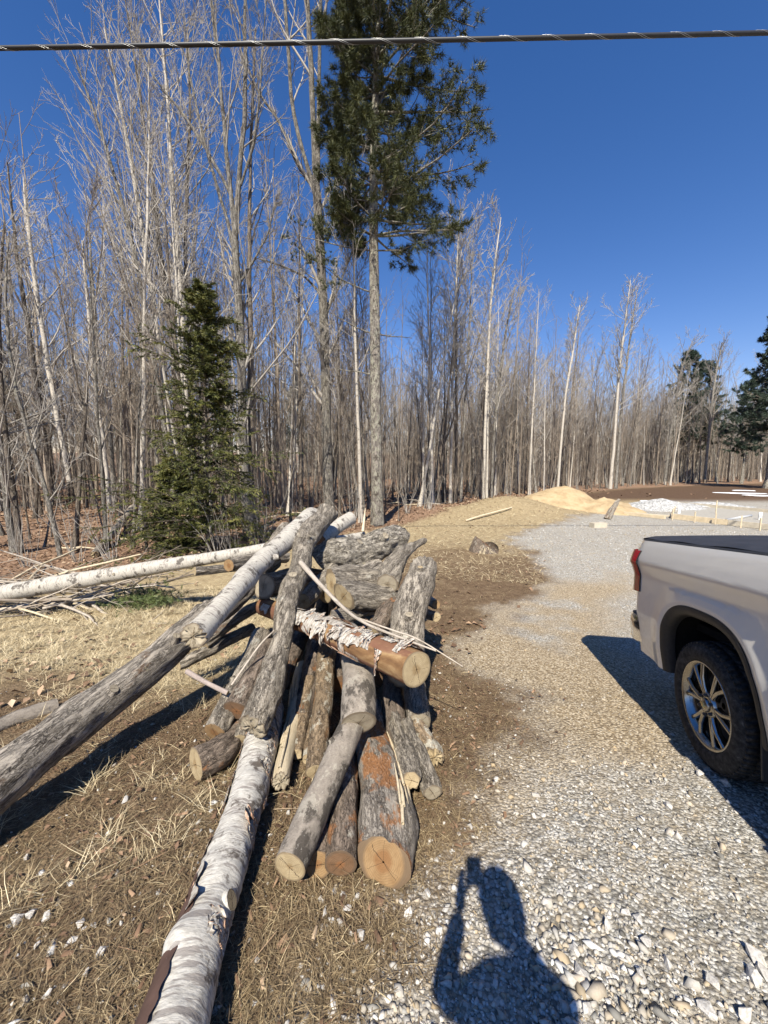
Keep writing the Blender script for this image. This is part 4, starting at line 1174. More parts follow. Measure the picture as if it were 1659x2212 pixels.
RE = [('dark stem in the group of three right of the pine, left one', [(972, 1094, 11), (975, 960, 9), (978, 800, 8), (985, 640, 6), (992, 470, 2)], 25, 'tree_pale'),
      ('dark stem in the group of three right of the pine, middle one', [(983, 1096, 12), (986, 940, 10), (985, 780, 9), (986, 640, 8), (990, 520, 5), (996, 430, 2)], 25.3, 'tree_brown'),
      ('stem in the group of three right of the pine, right one', [(995, 1092, 9), (1000, 960, 8), (1008, 820, 7), (1016, 660, 5), (1022, 500, 2)], 25, 'tree_grey'),
      ('white birch standing alone right of the three dark stems', [(1044, 1090, 13), (1047, 960, 10), (1052, 820, 9), (1058, 690, 8), (1068, 580, 6), (1082, 470, 3)], 26, 'tree_pale'),
      ('leaning leafless tree between the lone white birch and the sand pile', [(1062, 1084, 9), (1066, 960, 8), (1078, 830, 8), (1092, 720, 6), (1112, 620, 3)], 27, 'tree_grey'),
      ('pale forked birch behind the sand pile', [(1205, 1052, 9), (1212, 960, 8), (1222, 850, 7), (1238, 760, 6), (1252, 660, 3)], 36, 'tree_pale'),
      ('tallest pale tree behind the gravel pile, left of its twin', [(1318, 1056, 12), (1328, 940, 9), (1336, 820, 8), (1350, 700, 5), (1362, 606, 2)], 43, 'tree_pale'),
      ('tall pale tree behind the gravel pile, right twin', [(1330, 1056, 11), (1338, 940, 8), (1350, 820, 7), (1362, 720, 5), (1378, 620, 2)], 43.4, 'tree_grey'),
      ('leafless tree with arching stem behind the gravel pile', [(1436, 1040, 9), (1448, 940, 8), (1462, 850, 7), (1478, 780, 5), (1500, 730, 2)], 50, 'tree_grey'),
      ('leafless tree with two bends left of the right hand pines', [(1522, 1036, 9), (1530, 950, 8), (1538, 870, 7), (1548, 800, 5), (1560, 740, 2)], 54, 'tree_grey')]
for k, (lb, ln, yd, tm) in enumerate(RE):
    hero_tree('edge_tree', lb, ln[0][:2], [ln], tm, 'twig_grey', 150 + k, yd=yd, n1=24, n2=7, n3=4, style='forest', tw=.013, wsc=.62)

# --- repeated forest trees: a few grown ones, copied
PROTO = []
for k in range(9):
    g = np.random.default_rng(500 + k)
    h = [15, 13, 16, 12, 17, 14, 11, 15, 13][k]
    tm = ['tree_grey', 'tree_brown', 'tree_pale', 'tree_grey', 'tree_brown', 'tree_brown', 'tree_grey', 'tree_pale', 'tree_brown'][k]
    st = None
    if k in (1, 4, 6, 8):
        Pt, R = trunk_line(h, h * .0068, g, 16, (g.normal(0, .04), g.normal(0, .04)), .03)
        f = [6, 4, 7, 5][[1, 4, 6, 8].index(k)]
        p = Pt[0, f]; a = g.uniform(0, 6.28)
        z = np.linspace(0, 1, 16)
        hh = h - p[2]
        off = np.stack([math.cos(a) * .20 * hh * z ** .8, math.sin(a) * .20 * hh * z ** .8, z * hh * .9], 1) + np.cumsum(g.normal(0, .02, (16, 3)) * np.array([1, 1, 0]), 0)
        st = [(Pt, R), ((p + off - off[0])[None], np.maximum(R[0, f] * .75 * (1 - .88 * z), .01)[None])]
    data = bare_tree(h, h * .0068, 600 + k, 'forest' if k % 3 else 'maple', (g.normal(0, .04), g.normal(0, .04)), stems=st, n1=20 if st is None else 13, n2=7, n3=4, tw=.008)
    PROTO.append((h, tree_meshes('tree', data, tm, 'twig_grey' if k % 3 else 'twig_brown')))
SAP = []
for k in range(5):
    data = bare_tree(5.5, .026, 700 + k, 'low', (RNG.normal(0, .05), RNG.normal(0, .05)), n1=12, n2=5, n3=0, tw=.005)
    SAP.append(tree_meshes('sapling', data, ['tree_brown', 'tree_grey'][k % 2], 'twig_brown'))

def forest_points(n, d0, d1, mind, seed, xr=(-34, 66)):
    g = np.random.default_rng(seed)
    pts = []
    tries = 0
    while len(pts) < n and tries < n * 60:
        tries += 1
        x = g.uniform(*xr); y = yline(x) + g.uniform(d0, d1)
        if abs(x) > y * 1.12 + 2 or y < 9.5:
            continue
        if g.random() > min(1.0, 30 / math.hypot(x, y)):
            continue
        if all((x - a) ** 2 + (y - b) ** 2 > mind ** 2 for a, b in pts):
            pts.append((x, y))
    return pts
def where(x, y):
    u = 829.5 + 830.4 * x / y
    if u < 320: return 'in the left woods'
    if u < 640: return 'behind the young fir'
    if u < 860: return 'behind the log pile'
    if u < 1100: return 'between pine and sand pile'
    if u < 1400: return 'behind the sand pile'
    return 'beyond the dark mud'
ORD = ['leftmost', 'second', 'third', 'fourth', 'fifth', 'sixth', 'seventh', 'eighth', 'ninth', 'tenth', 'eleventh', 'twelfth', 'thirteenth', 'fourteenth', 'fifteenth', 'sixteenth', 'seventeenth', 'eighteenth', 'nineteenth', 'twentieth']
def number_off(items):
    """items [(object, phrase, plural)]: label them by their order from left to right among their like"""
    d = {}
    for o, one, many in items:
        d.setdefault((one, many), []).append(o)
    for (one, many), os_ in d.items():
        os_.sort(key=lambda o: o.location.x / max(o.location.y, .1))
        for i, o in enumerate(os_):
            if len(os_) == 1:
                o['label'] = one
            elif i == len(os_) - 1:
                o['label'] = 'rightmost of the ' + many
            elif i == 0:
                o['label'] = 'leftmost of the ' + many
            elif i < 20:
                o['label'] = ORD[i] + ' from the left of the ' + many
            else:
                o['label'] = one + ', one of those farthest right'
            o['group'] = many
g = np.random.default_rng(9)
KIND = ['slender bare grey tree', 'slim bare brown tree', 'thin bare birch']
KINDS_ = ['slender bare grey trees', 'slim bare brown trees', 'thin bare birches']
NUM = []
FOREST = forest_points(250, .6, 20, .75, 3)
for i, (x, y) in enumerate(FOREST):
    k = int(g.integers(9))
    h, ms = PROTO[k]
    tk = [0, 1, 2, 0, 1, 1, 0, 2, 1][k]
    s = g.uniform(.62, 1.05) * (1.05 if x < 1 else 1.0 + .006 * min(x, 40))
    NUM.append((put_tree('forest_tree', KIND[tk] + ' ' + where(x, y), ms, x, y, s, g.uniform(0, 6.28), None, 'tree', (g.normal(0, .06), g.normal(0, .06))), KIND[tk] + ' ' + where(x, y), KINDS_[tk] + ' ' + where(x, y)))
for i, (x, y) in enumerate(forest_points(130, -.4, 9, .5, 5, (-16, 40))):
    NUM.append((put_tree('sapling', 'thin leafless sapling ' + where(x, y), SAP[int(g.integers(5))], x, y, g.uniform(.5, 1.25), g.uniform(0, 6.28), None, 'sapling', (g.normal(0, .08), g.normal(0, .08))), 'thin leafless sapling ' + where(x, y), 'thin leafless saplings ' + where(x, y)))
number_off(NUM + BIG)

def far_woods():
    g = np.random.default_rng(21)
    src = bpy.data.collections.new('far_woods_stems')
    for k in range(5):
        gg = np.random.default_rng(900 + k)
        parts = []
        for j in range(4):
            hh = gg.uniform(10, 17)
            Pt, R = trunk_line(hh, hh * .0058, gg, 8, (gg.normal(0, .03), gg.normal(0, .03)))
            Pt = Pt + np.array([gg.uniform(-1.8, 1.8), gg.uniform(-1.8, 1.8), 0])
            B1 = grow(Pt, R, 15, .22, .98, .7, .2, .22, 4, .13, .1, .45, gg, .5, .012)
            B2 = grow(*B1, 7, .2, 1, .6, .2, .45, 3, .08, .12, .6, gg, .5, .010, .4)
            parts += [tubes(Pt, R, 5), tubes(*B1, 3), tubes(*B2, 3)]
        for j in range(9):
            hh = gg.uniform(2, 6)
            Pt, R = trunk_line(hh, .018, gg, 5, (gg.normal(0, .1), gg.normal(0, .1)))
            Pt = Pt + np.array([gg.uniform(-2, 2), gg.uniform(-2, 2), 0])
            B1 = grow(Pt, R, 9, .1, .98, .8, .2, .3, 4, .08, .1, .5, gg, .5, .008)
            parts += [tubes(Pt, R, 4), tubes(*B1, 3)]
        V, Fq = join(parts)
        me = mk_mesh('far_stems', V, [Fq], True, None, [M['twig_grey' if k == 3 else 'twig_brown']])
        src.objects.link(bpy.data.objects.new('far_stems', me))
    pts, sc, rt = [], [], []
    while len(pts) < 700:
        x = g.uniform(-80, 140); y = yline(x) + (13 if x < 8 else 5) + 55 * g.random() ** 1.25
        if abs(x) > y * 1.15 + 5:
            continue
        pts.append((x, y, Gz(x, y) - .15)); sc.append(g.uniform(.85, 1.3)); rt.append(g.uniform(0, 6.28))
    me = bpy.data.meshes.new('far_woods')
    me.from_pydata(pts, [], [])
    me.attributes.new('size', 'FLOAT', 'POINT').data.foreach_set('value', np.array(sc, np.float32))
    me.attributes.new('turn', 'FLOAT', 'POINT').data.foreach_set('value', np.array(rt, np.float32))
    o = obj('far_woods', me)
    tag(o, 'far mass of grey brown leafless woods behind the nearer trees', 'woods', None, 'stuff')
    ng = bpy.data.node_groups.new('scatter_stems', 'GeometryNodeTree')
    ng.interface.new_socket('Geometry', in_out='INPUT', socket_type='NodeSocketGeometry')
    ng.interface.new_socket('Geometry', in_out='OUTPUT', socket_type='NodeSocketGeometry')
    N = ng.nodes; Lk = ng.links
    i_, o_ = N.new('NodeGroupInput'), N.new('NodeGroupOutput')
    ip = N.new('GeometryNodeInstanceOnPoints'); ci = N.new('GeometryNodeCollectionInfo')
    ci.inputs['Collection'].default_value = src
    ci.inputs['Separate Children'].default_value = True; ci.inputs['Reset Children'].default_value = True
    ip.inputs['Pick Instance'].default_value = True
    a1 = N.new('GeometryNodeInputNamedAttribute'); a1.data_type = 'FLOAT'; a1.inputs['Name'].default_value = 'size'
    a2 = N.new('GeometryNodeInputNamedAttribute'); a2.data_type = 'FLOAT'; a2.inputs['Name'].default_value = 'turn'
    cx = N.new('ShaderNodeCombineXYZ')
    Lk.new(i_.outputs[0], ip.inputs['Points']); Lk.new(ci.outputs[0], ip.inputs['Instance'])
    Lk.new(a1.outputs['Attribute'], ip.inputs['Scale']); Lk.new(a2.outputs['Attribute'], cx.inputs['Z'])
    Lk.new(cx.outputs[0], ip.inputs['Rotation']); Lk.new(ip.outputs[0], o_.inputs[0])
    o.modifiers.new('scatter', 'NODES').node_group = ng
far_woods()

# --- conifers
def tufts(C, D, g, n, length, width, spread, shade):
    """n needle blades at each centre C (N,3) pointing about D (N,3)"""
    N = len(C)
    d = D[:, None] * (1.0 / spread) + g.normal(0, 1, (N, n, 3))
    d /= np.linalg.norm(d, axis=2, keepdims=True)
    l = length * g.uniform(.6, 1.2, (N, n, 1))
    side = np.cross(d, g.normal(0, 1, (N, n, 3))); side /= np.linalg.norm(side, axis=2, keepdims=True) + 1e-9
    w = width * g.uniform(.7, 1.3, (N, n, 1))
    c = C[:, None] + d * 0
    e = c + d * l; e[..., 2] -= .15 * l[..., 0]
    V = np.stack([c - side * w * .5, c + side * w * .5, e], 2).reshape(-1, 3)
    F3 = np.arange(N * n * 3).reshape(-1, 3)
    s = np.clip(np.repeat(np.clip(shade, 0, 1), n * 3) + g.normal(0, .12, N * n * 3), 0, 1)
    return V, F3, s

def pine_data(h, r, seed, c0, whorls, blen, per=5, sub=9, sub2=5, nn=11, nl=.16, nw=.012, asym=None, sparse=.0, trunk=None):
    g = np.random.default_rng(seed)
    Pt, R = trunk if trunk is not None else trunk_line(h, r, g, 18, (0, 0), .008, .10)
    lines = []
    brs = []
    zt = np.linspace(c0, .985, whorls)
    for k, z in enumerate(zt):
        f = z * 17; i = min(int(f), 16); w = f - i
        p0 = Pt[0, i] * (1 - w) + Pt[0, i + 1] * w
        prof = blen((z - c0) / (1 - c0))
        m = max(3, int(round(per * g.uniform(.7, 1.25))))
        a0 = g.uniform(0, 6.28)
        for j in range(m):
            if g.random() < sparse * (1 - (z - c0) / (1 - c0)):
                continue
            a = a0 + j * 6.283 / m + g.normal(0, .25)
            L = prof * g.uniform(.45, 1.15) * (asym(a, z) if asym else 1)
            D = np.array([math.cos(a), math.sin(a), g.normal(-.06 + .4 * (z - c0), .10)])
            pts = [p0]
            q = 7
            for s_ in range(q - 1):
                D = D + np.array([0, 0, .05]) + g.normal(0, .07, 3); D /= np.linalg.norm(D)
                pts.append(pts[-1] + D * L / (q - 1))
            brs.append((np.array(pts), .016 + .011 * L))
    B = np.stack([b for b, _ in brs]); BR = np.stack([np.linspace(rr, rr * .25, 7) for _, rr in brs])
    S2 = grow(B, BR, sub, .28, 1.0, .75, .2, .34, 4, .04, .12, .5, g, .55, .005, .3)
    S2b = grow(*S2, sub2, .3, 1.0, .6, .2, .5, 3, .05, .12, .6, g, .4, .004, .18)
    ends = np.concatenate([S2b[0][:, -1], S2b[0][:, -2], S2[0][:, -1], B[:, -1]])
    dirs = np.concatenate([S2b[0][:, -1] - S2b[0][:, -2]] * 2 + [S2[0][:, -1] - S2[0][:, -2], B[:, -1] - B[:, -2]])
    dirs /= np.linalg.norm(dirs, axis=1, keepdims=True) + 1e-9
    dirs[:, 2] += .25
    sh = g.normal(.42, .2, len(ends))
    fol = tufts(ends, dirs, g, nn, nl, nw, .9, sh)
    wood = join([tubes(B, BR, 5), tubes(*S2, 3)])
    tr = tubes(Pt, R, 14)
    return (clean_base(tr[0], r), tr[1]), wood, fol

def conifer_meshes(data, bark, needles):
    (V, Fq), (V2, F2), (V3, F3, s) = data
    return (mk_mesh('trunk', V, [Fq], True, None, [M[bark]]), mk_mesh('branches', V2, [F2], True, None, [M[bark]]),
            mk_mesh('crown', V3, [F3], False, {'shade': s}, [M[needles]]))

def big_pine():
    yd = 16.3
    bx = (815 - _CX) / _F * yd
    base = Vector((bx, yd, Gz(bx, yd) - .06))
    st = stems_from_pixels(base, [[(815, 1140, 28), (814, 1040, 24), (812, 900, 23), (810, 700, 22), (808, 520, 20), (806, 380, 17), (812, 200, 13), (818, 0, 10), (822, -250, 7), (826, -520, 3)]], yd)[0]
    tl = spline([Vector(p) for p in st[0][0]], list(st[1][0]), 18)
    h = tl[-1, 2]
    c0 = 11.6 / h
    def bl(f):
        return float(np.interp(f, [0, .08, .25, .55, .8, 1], [3.0, 3.7, 3.2, 2.9, 1.9, .5]))
    def asym(a, z):
        return 1.0 + .30 * math.cos(a) - .05 * math.sin(a)
    data = pine_data(h, .26, 31, c0, 25, bl, 6, 12, 6, 15, .24, .019, asym, .12, (tl[None, :, :3], tl[None, :, 3]))
    ms = conifer_meshes(data, 'pine_bark', 'pine_needles')
    root = thing('pine_tree', 'tall dark green white pine with a bare lower trunk behind the log pile', 'tree', base, 0)
    for n, me in zip(('trunk', 'branches', 'crown'), ms):
        obj(n, me, root)
    print('pine tris', len(data[2][1]))
    # low dead limbs with a wisp of needles
    g = np.random.default_rng(8)
    pts, rs, tips = [], [], []
    for (z, a, L) in ((10.6, 2.9, 3.4), (9.3, 3.3, 2.6), (8.6, .4, 1.6), (7.4, 3.0, 2.4), (10.9, .3, 3.6), (6.6, 2.6, 1.6)):
        i = min(range(18), key=lambda q: abs(tl[q, 2] - z))
        p = tl[i, :3].copy(); D = np.array([math.cos(a), math.sin(a) * .7, .18]); ln = [p]
        for s_ in range(6):
            D = D + np.array([0, 0, .03]) + g.normal(0, .09, 3); D /= np.linalg.norm(D); p = p + D * L / 6; ln.append(p)
        pts.append(ln); rs.append(np.linspace(.035, .01, 7))
    B = np.array(pts); BR = np.array(rs)
    S = grow(B, BR, 6, .3, 1, .7, .2, .35, 4, .0, .12, .5, g, .4, .006, .3)
    for k in range(6):
        V, Fq = join([tubes(B[k:k + 1], BR[k:k + 1], 5), tubes(S[0][k * 6:k * 6 + 6], S[1][k * 6:k * 6 + 6], 3)])
        obj('dead_limb', mk_mesh('dead_limb', V, [Fq], True, None, [M['pine_bark']]), root)
    S2 = grow(S[0][:12], S[1][:12], 6, .3, 1, .6, .2, .5, 3, .05, .12, .6, g, .4, .004, .2)
    V3, F3, s = tufts(np.concatenate([S2[0][:, -1], S2[0][:, -2]]), np.tile(np.array([[0, 0, 1.]]), (len(S2[0]) * 2, 1)), g, 16, .18, .022, .6, g.normal(.45, .2, len(S2[0]) * 2))
    obj('needle_wisp', mk_mesh('needle_wisp', V3, [F3], False, {'shade': s}, [M['pine_needles']]), root)
big_pine()

def fir_data(h, seed, wid, c0=.06, whorls=34, per=7):
    g = np.random.default_rng(seed)
    Pt, R = trunk_line(h, .07, g, 18, (0, 0), .01, .08)
    brs = []
    for z in np.linspace(c0, .985, whorls):
        i = min(int(z * 17), 16); p0 = Pt[0, i]
        p0 = Pt[0, i] + (Pt[0, i + 1] - Pt[0, i]) * (z * 17 - i)
        for j in range(per):
            a = g.uniform(0, 6.283)
            gap = .5 + .5 * math.sin(a * 2 + z * 11) + .35 * math.sin(a * 5 + z * 23)
            L = wid * (1.02 - z) ** .70 * g.uniform(.28, 1.15) * (.5 + .65 * gap) + .15
            D = np.array([math.cos(a), math.sin(a), g.normal(.10 + .6 * z, .24)])
            pts = [p0]
            for s_ in range(6):
                D = D + np.array([0, 0, -.05]) + g.normal(0, .05, 3); D /= np.linalg.norm(D); pts.append(pts[-1] + D * L / 6)
            brs.append(np.array(pts))
    B = np.stack(brs); B[:, :, 2] = np.maximum(B[:, :, 2], .05); BR = np.repeat(np.linspace(.014, .004, 7)[None], len(B), 0)
    # flat sprays: side twigs stay close to the plane of the branch
    N = len(B); m = 15
    t = .18 + .82 * (np.arange(m)[None] + g.random((N, m))) / m
    f = t * 6; i = np.clip(f.astype(int), 0, 5); w = (f - i)[..., None]; n = np.arange(N)[:, None]
    p = B[n, i] * (1 - w) + B[n, i + 1] * w
    T = B[n, i + 1] - B[n, i]; T /= np.linalg.norm(T, axis=2, keepdims=True)
    sd = np.cross(T, np.array([0, 0, 1.])) * np.where(np.arange(m) % 2, 1, -1)[None, :, None]
    D = T * .75 + sd * .7 + g.normal(0, .30, (N, m, 3)); D /= np.linalg.norm(D, axis=2, keepdims=True)
    L = np.linalg.norm(np.diff(B, axis=1), axis=2).sum(1)[:, None] * .36 * (1.1 - .75 * t) * g.uniform(.7, 1.2, (N, m)) + .05
    e = p + D * L[..., None]; e[..., 2] -= .10 * L
    S = np.stack([p, (p + e) / 2 + np.array([0, 0, .02]), e], 2).reshape(-1, 3, 3)
    SR = np.tile(np.array([[.005, .004, .002]]), (len(S), 1))
    q = 9
    tt = np.linspace(.1, 1, q)[None] + g.normal(0, .03, (len(S), q))
    c = S[:, None, 0] * (1 - tt[..., None]) + S[:, None, 2] * tt[..., None]
    dd = (S[:, 2] - S[:, 0]); dd /= np.linalg.norm(dd, axis=1, keepdims=True) + 1e-9
    dd = np.repeat(dd, q, 0)
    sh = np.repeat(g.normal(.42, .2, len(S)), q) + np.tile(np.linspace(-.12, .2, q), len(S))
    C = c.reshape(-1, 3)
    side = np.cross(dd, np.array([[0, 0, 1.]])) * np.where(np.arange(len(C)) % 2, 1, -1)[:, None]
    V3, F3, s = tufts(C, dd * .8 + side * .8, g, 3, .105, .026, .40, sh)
    wood = join([tubes(B, BR, 4), tubes(S, SR, 3)])
    tr = tubes(Pt, R, 9)
    return tr, wood, (V3, F3, s)
fd = fir_data(7.4, 43, 2.9, .04, 38, 6)
print('fir tris', len(fd[2][1]))
fir_ms = conifer_meshes(fd, 'tree_brown', 'fir_needles')
b_ = P(450, 1196)
fir = put_tree('fir_tree', 'bushy young dark green fir left of the log pile', fir_ms, b_.x, b_.y, 1.0, .6, None, 'tree', (0, .035), ('trunk', 'branches', 'crown'))
fir.scale = (.92, .92, 1.0)
put_tree('fir_tree', 'small shaded fir at the left foot of the young fir', conifer_meshes(fir_data(2.6, 42, 1.3, .05, 16, 6), 'tree_brown', 'fir_needles'), P(385, 1190).x, P(385, 1190).y, 1.0, 1.0, None, 'tree', (0, 0), ('trunk', 'branches', 'crown'))

FP = []
for k in range(2):
    FP.append(conifer_meshes(pine_data(17, .2, 61 + k, .32, 20, lambda f: .5 + 3.6 * (1 - f) ** .8 * min(1, .55 + f * 2), 5, 8, 4, 8, .30, .06, None, .1), 'pine_bark', 'blue_needles'))
for (u, yd, s, rz, kk, lb) in ((1466, 62, 1.18, .3, 0, 'dark pine top rising over the bare woods, left of the right edge'), (1500, 63, 1.1, 2.2, 1, 'brownish green pine just right of the dark pine top'), (1655, 44, 1.15, 1.0, 1, 'tall blue green pine cut by the right edge'), (1720, 41, 1.1, 4.0, 0, 'pine behind the tall blue green pine, mostly outside the right edge'), (1600, 56, .85, 5.0, 1, 'shorter pine left of the tall blue green pine'), (300, 46, .75, 1.0, 0, 'far pine seen dimly between trunks on the left'), (25, 34, .72, 2.0, 1, 'dim evergreen behind the trunks at the left edge'), (640, 52, .7, 3.0, 0, 'dim evergreen in the woods behind the forked tree')):
    x = (u - _CX) / _F * yd
    put_tree('pine_tree', lb, FP[kk], x, yd, s, rz, 'pines beyond the bare woods', 'tree', (0, 0), ('trunk', 'branches', 'crown'))
# ------------------------------------------------------------------ building site: heaps, form boards, pipes, stump
def heap(name, label, cat, cx, cy, bumps, ext, mat, seed, n=70, rough=.05, attrs=None):
    xs = np.linspace(-ext[0], ext[0], n); ys = np.linspace(-ext[1], ext[1], n)
    X, Y = np.meshgrid(xs, ys)
    Hh = 0
    for (bx, by, h, rx, ry) in bumps:
        d = np.hypot((X - bx) / rx, (Y - by) / ry)
        Hh = np.maximum(Hh, .92 * h * np.clip(1 - d, 0, 1) ** .95) if h > 0 else Hh
    Hh = Hh + (Hh > .02) * rough * noise2(X + cx, Y + cy, 1.6, seed, 4) + (Hh > .02) * rough * .4 * noise2(X, Y, 6, seed + 1, 2)
    Z = Gz(X + cx, Y + cy) - .12 + np.where(Hh > .0, np.maximum(Hh, 0), 0)
    Z = np.where(Hh <= .005, Gz(X + cx, Y + cy) - .15, Z)
    V = np.stack([X.ravel() + cx, Y.ravel() + cy, Z.ravel()], 1)
    keep = (Hh > .002)
    Fq = grid_faces(n, n)
    kf = keep.ravel()[Fq].any(1)
    me = mk_mesh(name, V, [Fq[kf]], True, None, [mat])
    return tag(obj(name, me), label, cat)
def sand_mat():
    b = NB('sand')
    n = b.noise(b.coord('Object'), 2.0, 6, .7); n2 = b.noise(b.coord('Object'), 14, 5, .7)
    c = b.ramp(n, [(.3, (.30, .21, .115)), (.5, (.43, .32, .185)), (.7, (.50, .39, .245))])
    b.bump(n2, .6, .05)
    return b.fin(c, .95, .1)
M['sand'] = sand_mat()
heap('sand_pile', 'mound of yellow sand in front of the woods', 'sand pile', 11.6, 22.6, [(-.6, .6, 1.55, 2.8, 2.8), (.9, -.8, .9, 2.5, 2.4), (2.8, 1.2, .6, 2.6, 2.0)], (8, 5), M['sand'], 3, 80, .16)
def crushed_mat():
    b = NB('far_crushed_stone')
    v = b.n('ShaderNodeTexVoronoi'); b.put(v.inputs['Vector'], b.coord('Object')); v.inputs['Scale'].default_value = 17
    sp = b.n('ShaderNodeSeparateColor'); b.put(sp.inputs[0], v.outputs['Color'])
    c = b.ramp(sp.outputs[0], [(0, (.20, .195, .18)), (.5, (.44, .43, .41)), (1, (.66, .65, .62))])
    b.bump(b.math('MULTIPLY', v.outputs['Distance'], -1.0), .8, .05)
    return b.fin(c, .9, .15)
M['crushed'] = crushed_mat()
heap('gravel_pile', 'low heap of grey crushed stone beside the sand pile', 'gravel pile', 17.6, 23.2, [(-.8, 0, .8, 3.0, 2.4), (2.8, .8, .5, 3.6, 2.0)], (7, 4), M['crushed'], 5, 60, .09)
M['lumber'] = plain('new_lumber', (.60, .49, .33), .7, .3, var=.14, vs=6)
M['lumber2'] = plain('weathered_lumber', (.50, .44, .34), .75, .3, var=.16, vs=6)
M['pvc'] = plain('white_plastic_pipe', (.62, .61, .58), .4, .5, var=.03)
def board(name, label, a, b, h, th, mat, cat='board', z0=0.0, group=None):
    a = Vector(a); b = Vector(b)
    d = b - a; L = math.hypot(d.x, d.y)
    me = bevel_box(name, (0, -th / 2, 0), (L, th / 2, h), .004, mat)
    o = obj(name, me, None, (a.x, a.y, float(G0(a.x, a.y)) + z0), (0, 0, math.atan2(d.y, d.x)))
    return tag(o, label, cat, group)
A_, B_, C_, D_ = P(1452, 1121), P(1760, 1156), P(1463, 1092), P(1790, 1122)
m1 = A_ + (B_ - A_) * .45
board('form_board', 'long wooden form board at the front of the foundation, left half', A_, m1, .24, .04, M['lumber'], 'form board', 0, 'foundation form boards')
board('form_board', 'long wooden form board at the front of the foundation, right half', m1 + Vector((.02, 0, 0)), B_, .23, .04, M['lumber2'], 'form board', 0, 'foundation form boards')
board('form_board', 'wooden form board along the back of the foundation', C_, D_, .24, .04, M['lumber2'], 'form board', 0, 'foundation form boards')
board('form_board', 'short side form board closing the left end of the foundation', A_ + Vector((0, .06, 0)), C_ - Vector((0, .06, 0)), .26, .04, M['lumber'], 'form board', 0, 'foundation form boards')
p_, q_ = P(1348, 1112), P(1436, 1122)
board('beam', 'thick pale beam lying left of the foundation forms', p_, q_, .16, .14, M['lumber'], 'beam')
board('beam', 'plank laid on the gravel right behind the thick pale beam', p_ + Vector((.4, .5, 0)), q_ + Vector((1.6, .1, 0)), .09, .2, M['lumber2'], 'beam')
p_ = P(1278, 1140); q_ = P(1306, 1139)
board('wood_block', 'squared wood block alone on the gravel before the sand pile', p_, q_, .2, .3, M['lumber2'], 'block')
for k, (u, v, h) in enumerate(((1452, 1124, .55), (1500, 1129, .5), (1545, 1133, .5), (1600, 1140, .5), (1546, 1112, .75), (1641, 1146, .5))):
    p = P(u, v)
    me = bevel_box('stake', (-.022, -.022, -.1), (.022, .022, h), .003, M['lumber'])
    tag(obj('stake', me, None, p, (0, 0, .3 * k)), ['corner wooden stake at the left end of the front form board', 'second wooden stake from the left on the front form board', 'third wooden stake along the front form board', 'fourth wooden stake along the front form board', 'tall thin stake inside the foundation forms', 'last wooden stake by the truck cover'][k], 'stake', 'form stakes')
def pipe(label, a, b, r, cat='pipe'):
    a, b = Vector(a), Vector(b)
    V, Fq = tubes(np.array([[a, (a + b) / 2, b]], float), np.full((1, 3), r), 14)
    Vi, Fi = tubes(np.array([[a, (a + b) / 2, b]], float), np.full((1, 3), r * .88), 14)
    V2, F2 = join([(V, Fq), (Vi, Fi[:, ::-1])])
    ring = []
    for e in (0, 2):
        for j in range(14):
            k = (j + 1) % 14
            ring.append((e * 14 + j, e * 14 + k, 42 + e * 14 + k, 42 + e * 14 + j))
    me = mk_mesh('pipe', V2, [F2, np.array(ring)], True, None, [M['pvc']])
    tag(obj('pipe', me), label, cat, 'white plastic pipes at the foundation')
a_ = P(1567, 1129); b_ = P(1622, 1119)
pipe('white plastic pipe lying inside the foundation forms', a_ + Vector((0, 0, .12)), b_ + Vector((0, 0, .12)), .06)
a_ = P(1641, 1126); pipe('short white pipe standing upright near the right edge', a_, a_ + Vector((0, 0, .42)), .07)
a_ = P(1466, 1112); pipe('white pipe standing upright at the corner of the forms', a_, a_ + Vector((0, 0, .5)), .07)
def slab_inside():
    n = 24
    V = []
    for i in range(n):
        for j in range(n):
            e, f = i / (n - 1), j / (n - 1)
            p = (A_ * (1 - e) + B_ * e) * (1 - f) + (C_ * (1 - e) + D_ * e) * f
            V.append((p.x, p.y, float(G0(p.x, p.y)) + .07 + .015 * math.sin(i * 1.3) * math.sin(j * 2.1)))
    me = mk_mesh('fill', V, [grid_faces(n, n)], True, None, [plain('stone_dust', (.36, .335, .29), .95, .1, var=.12, vs=9, bump=.4)])
    tag(obj('foundation_pad', me), 'levelled grey stone dust inside the form boards', None, None, 'structure')
slab_inside()
# dark bark slab standing on edge
p_ = P(1312, 1122)
Log('log', 'dark slab of wood leaning up on the gravel before the sand pile', [p_ + Vector((0, 0, .03)), p_ + Vector((.25, .1, .45)), p_ + Vector((.62, .2, .95))], [.12, .1, .05], 'weathered', seed=71, cat='wood slab', sides=16, oval=(.5, .4), group=None)

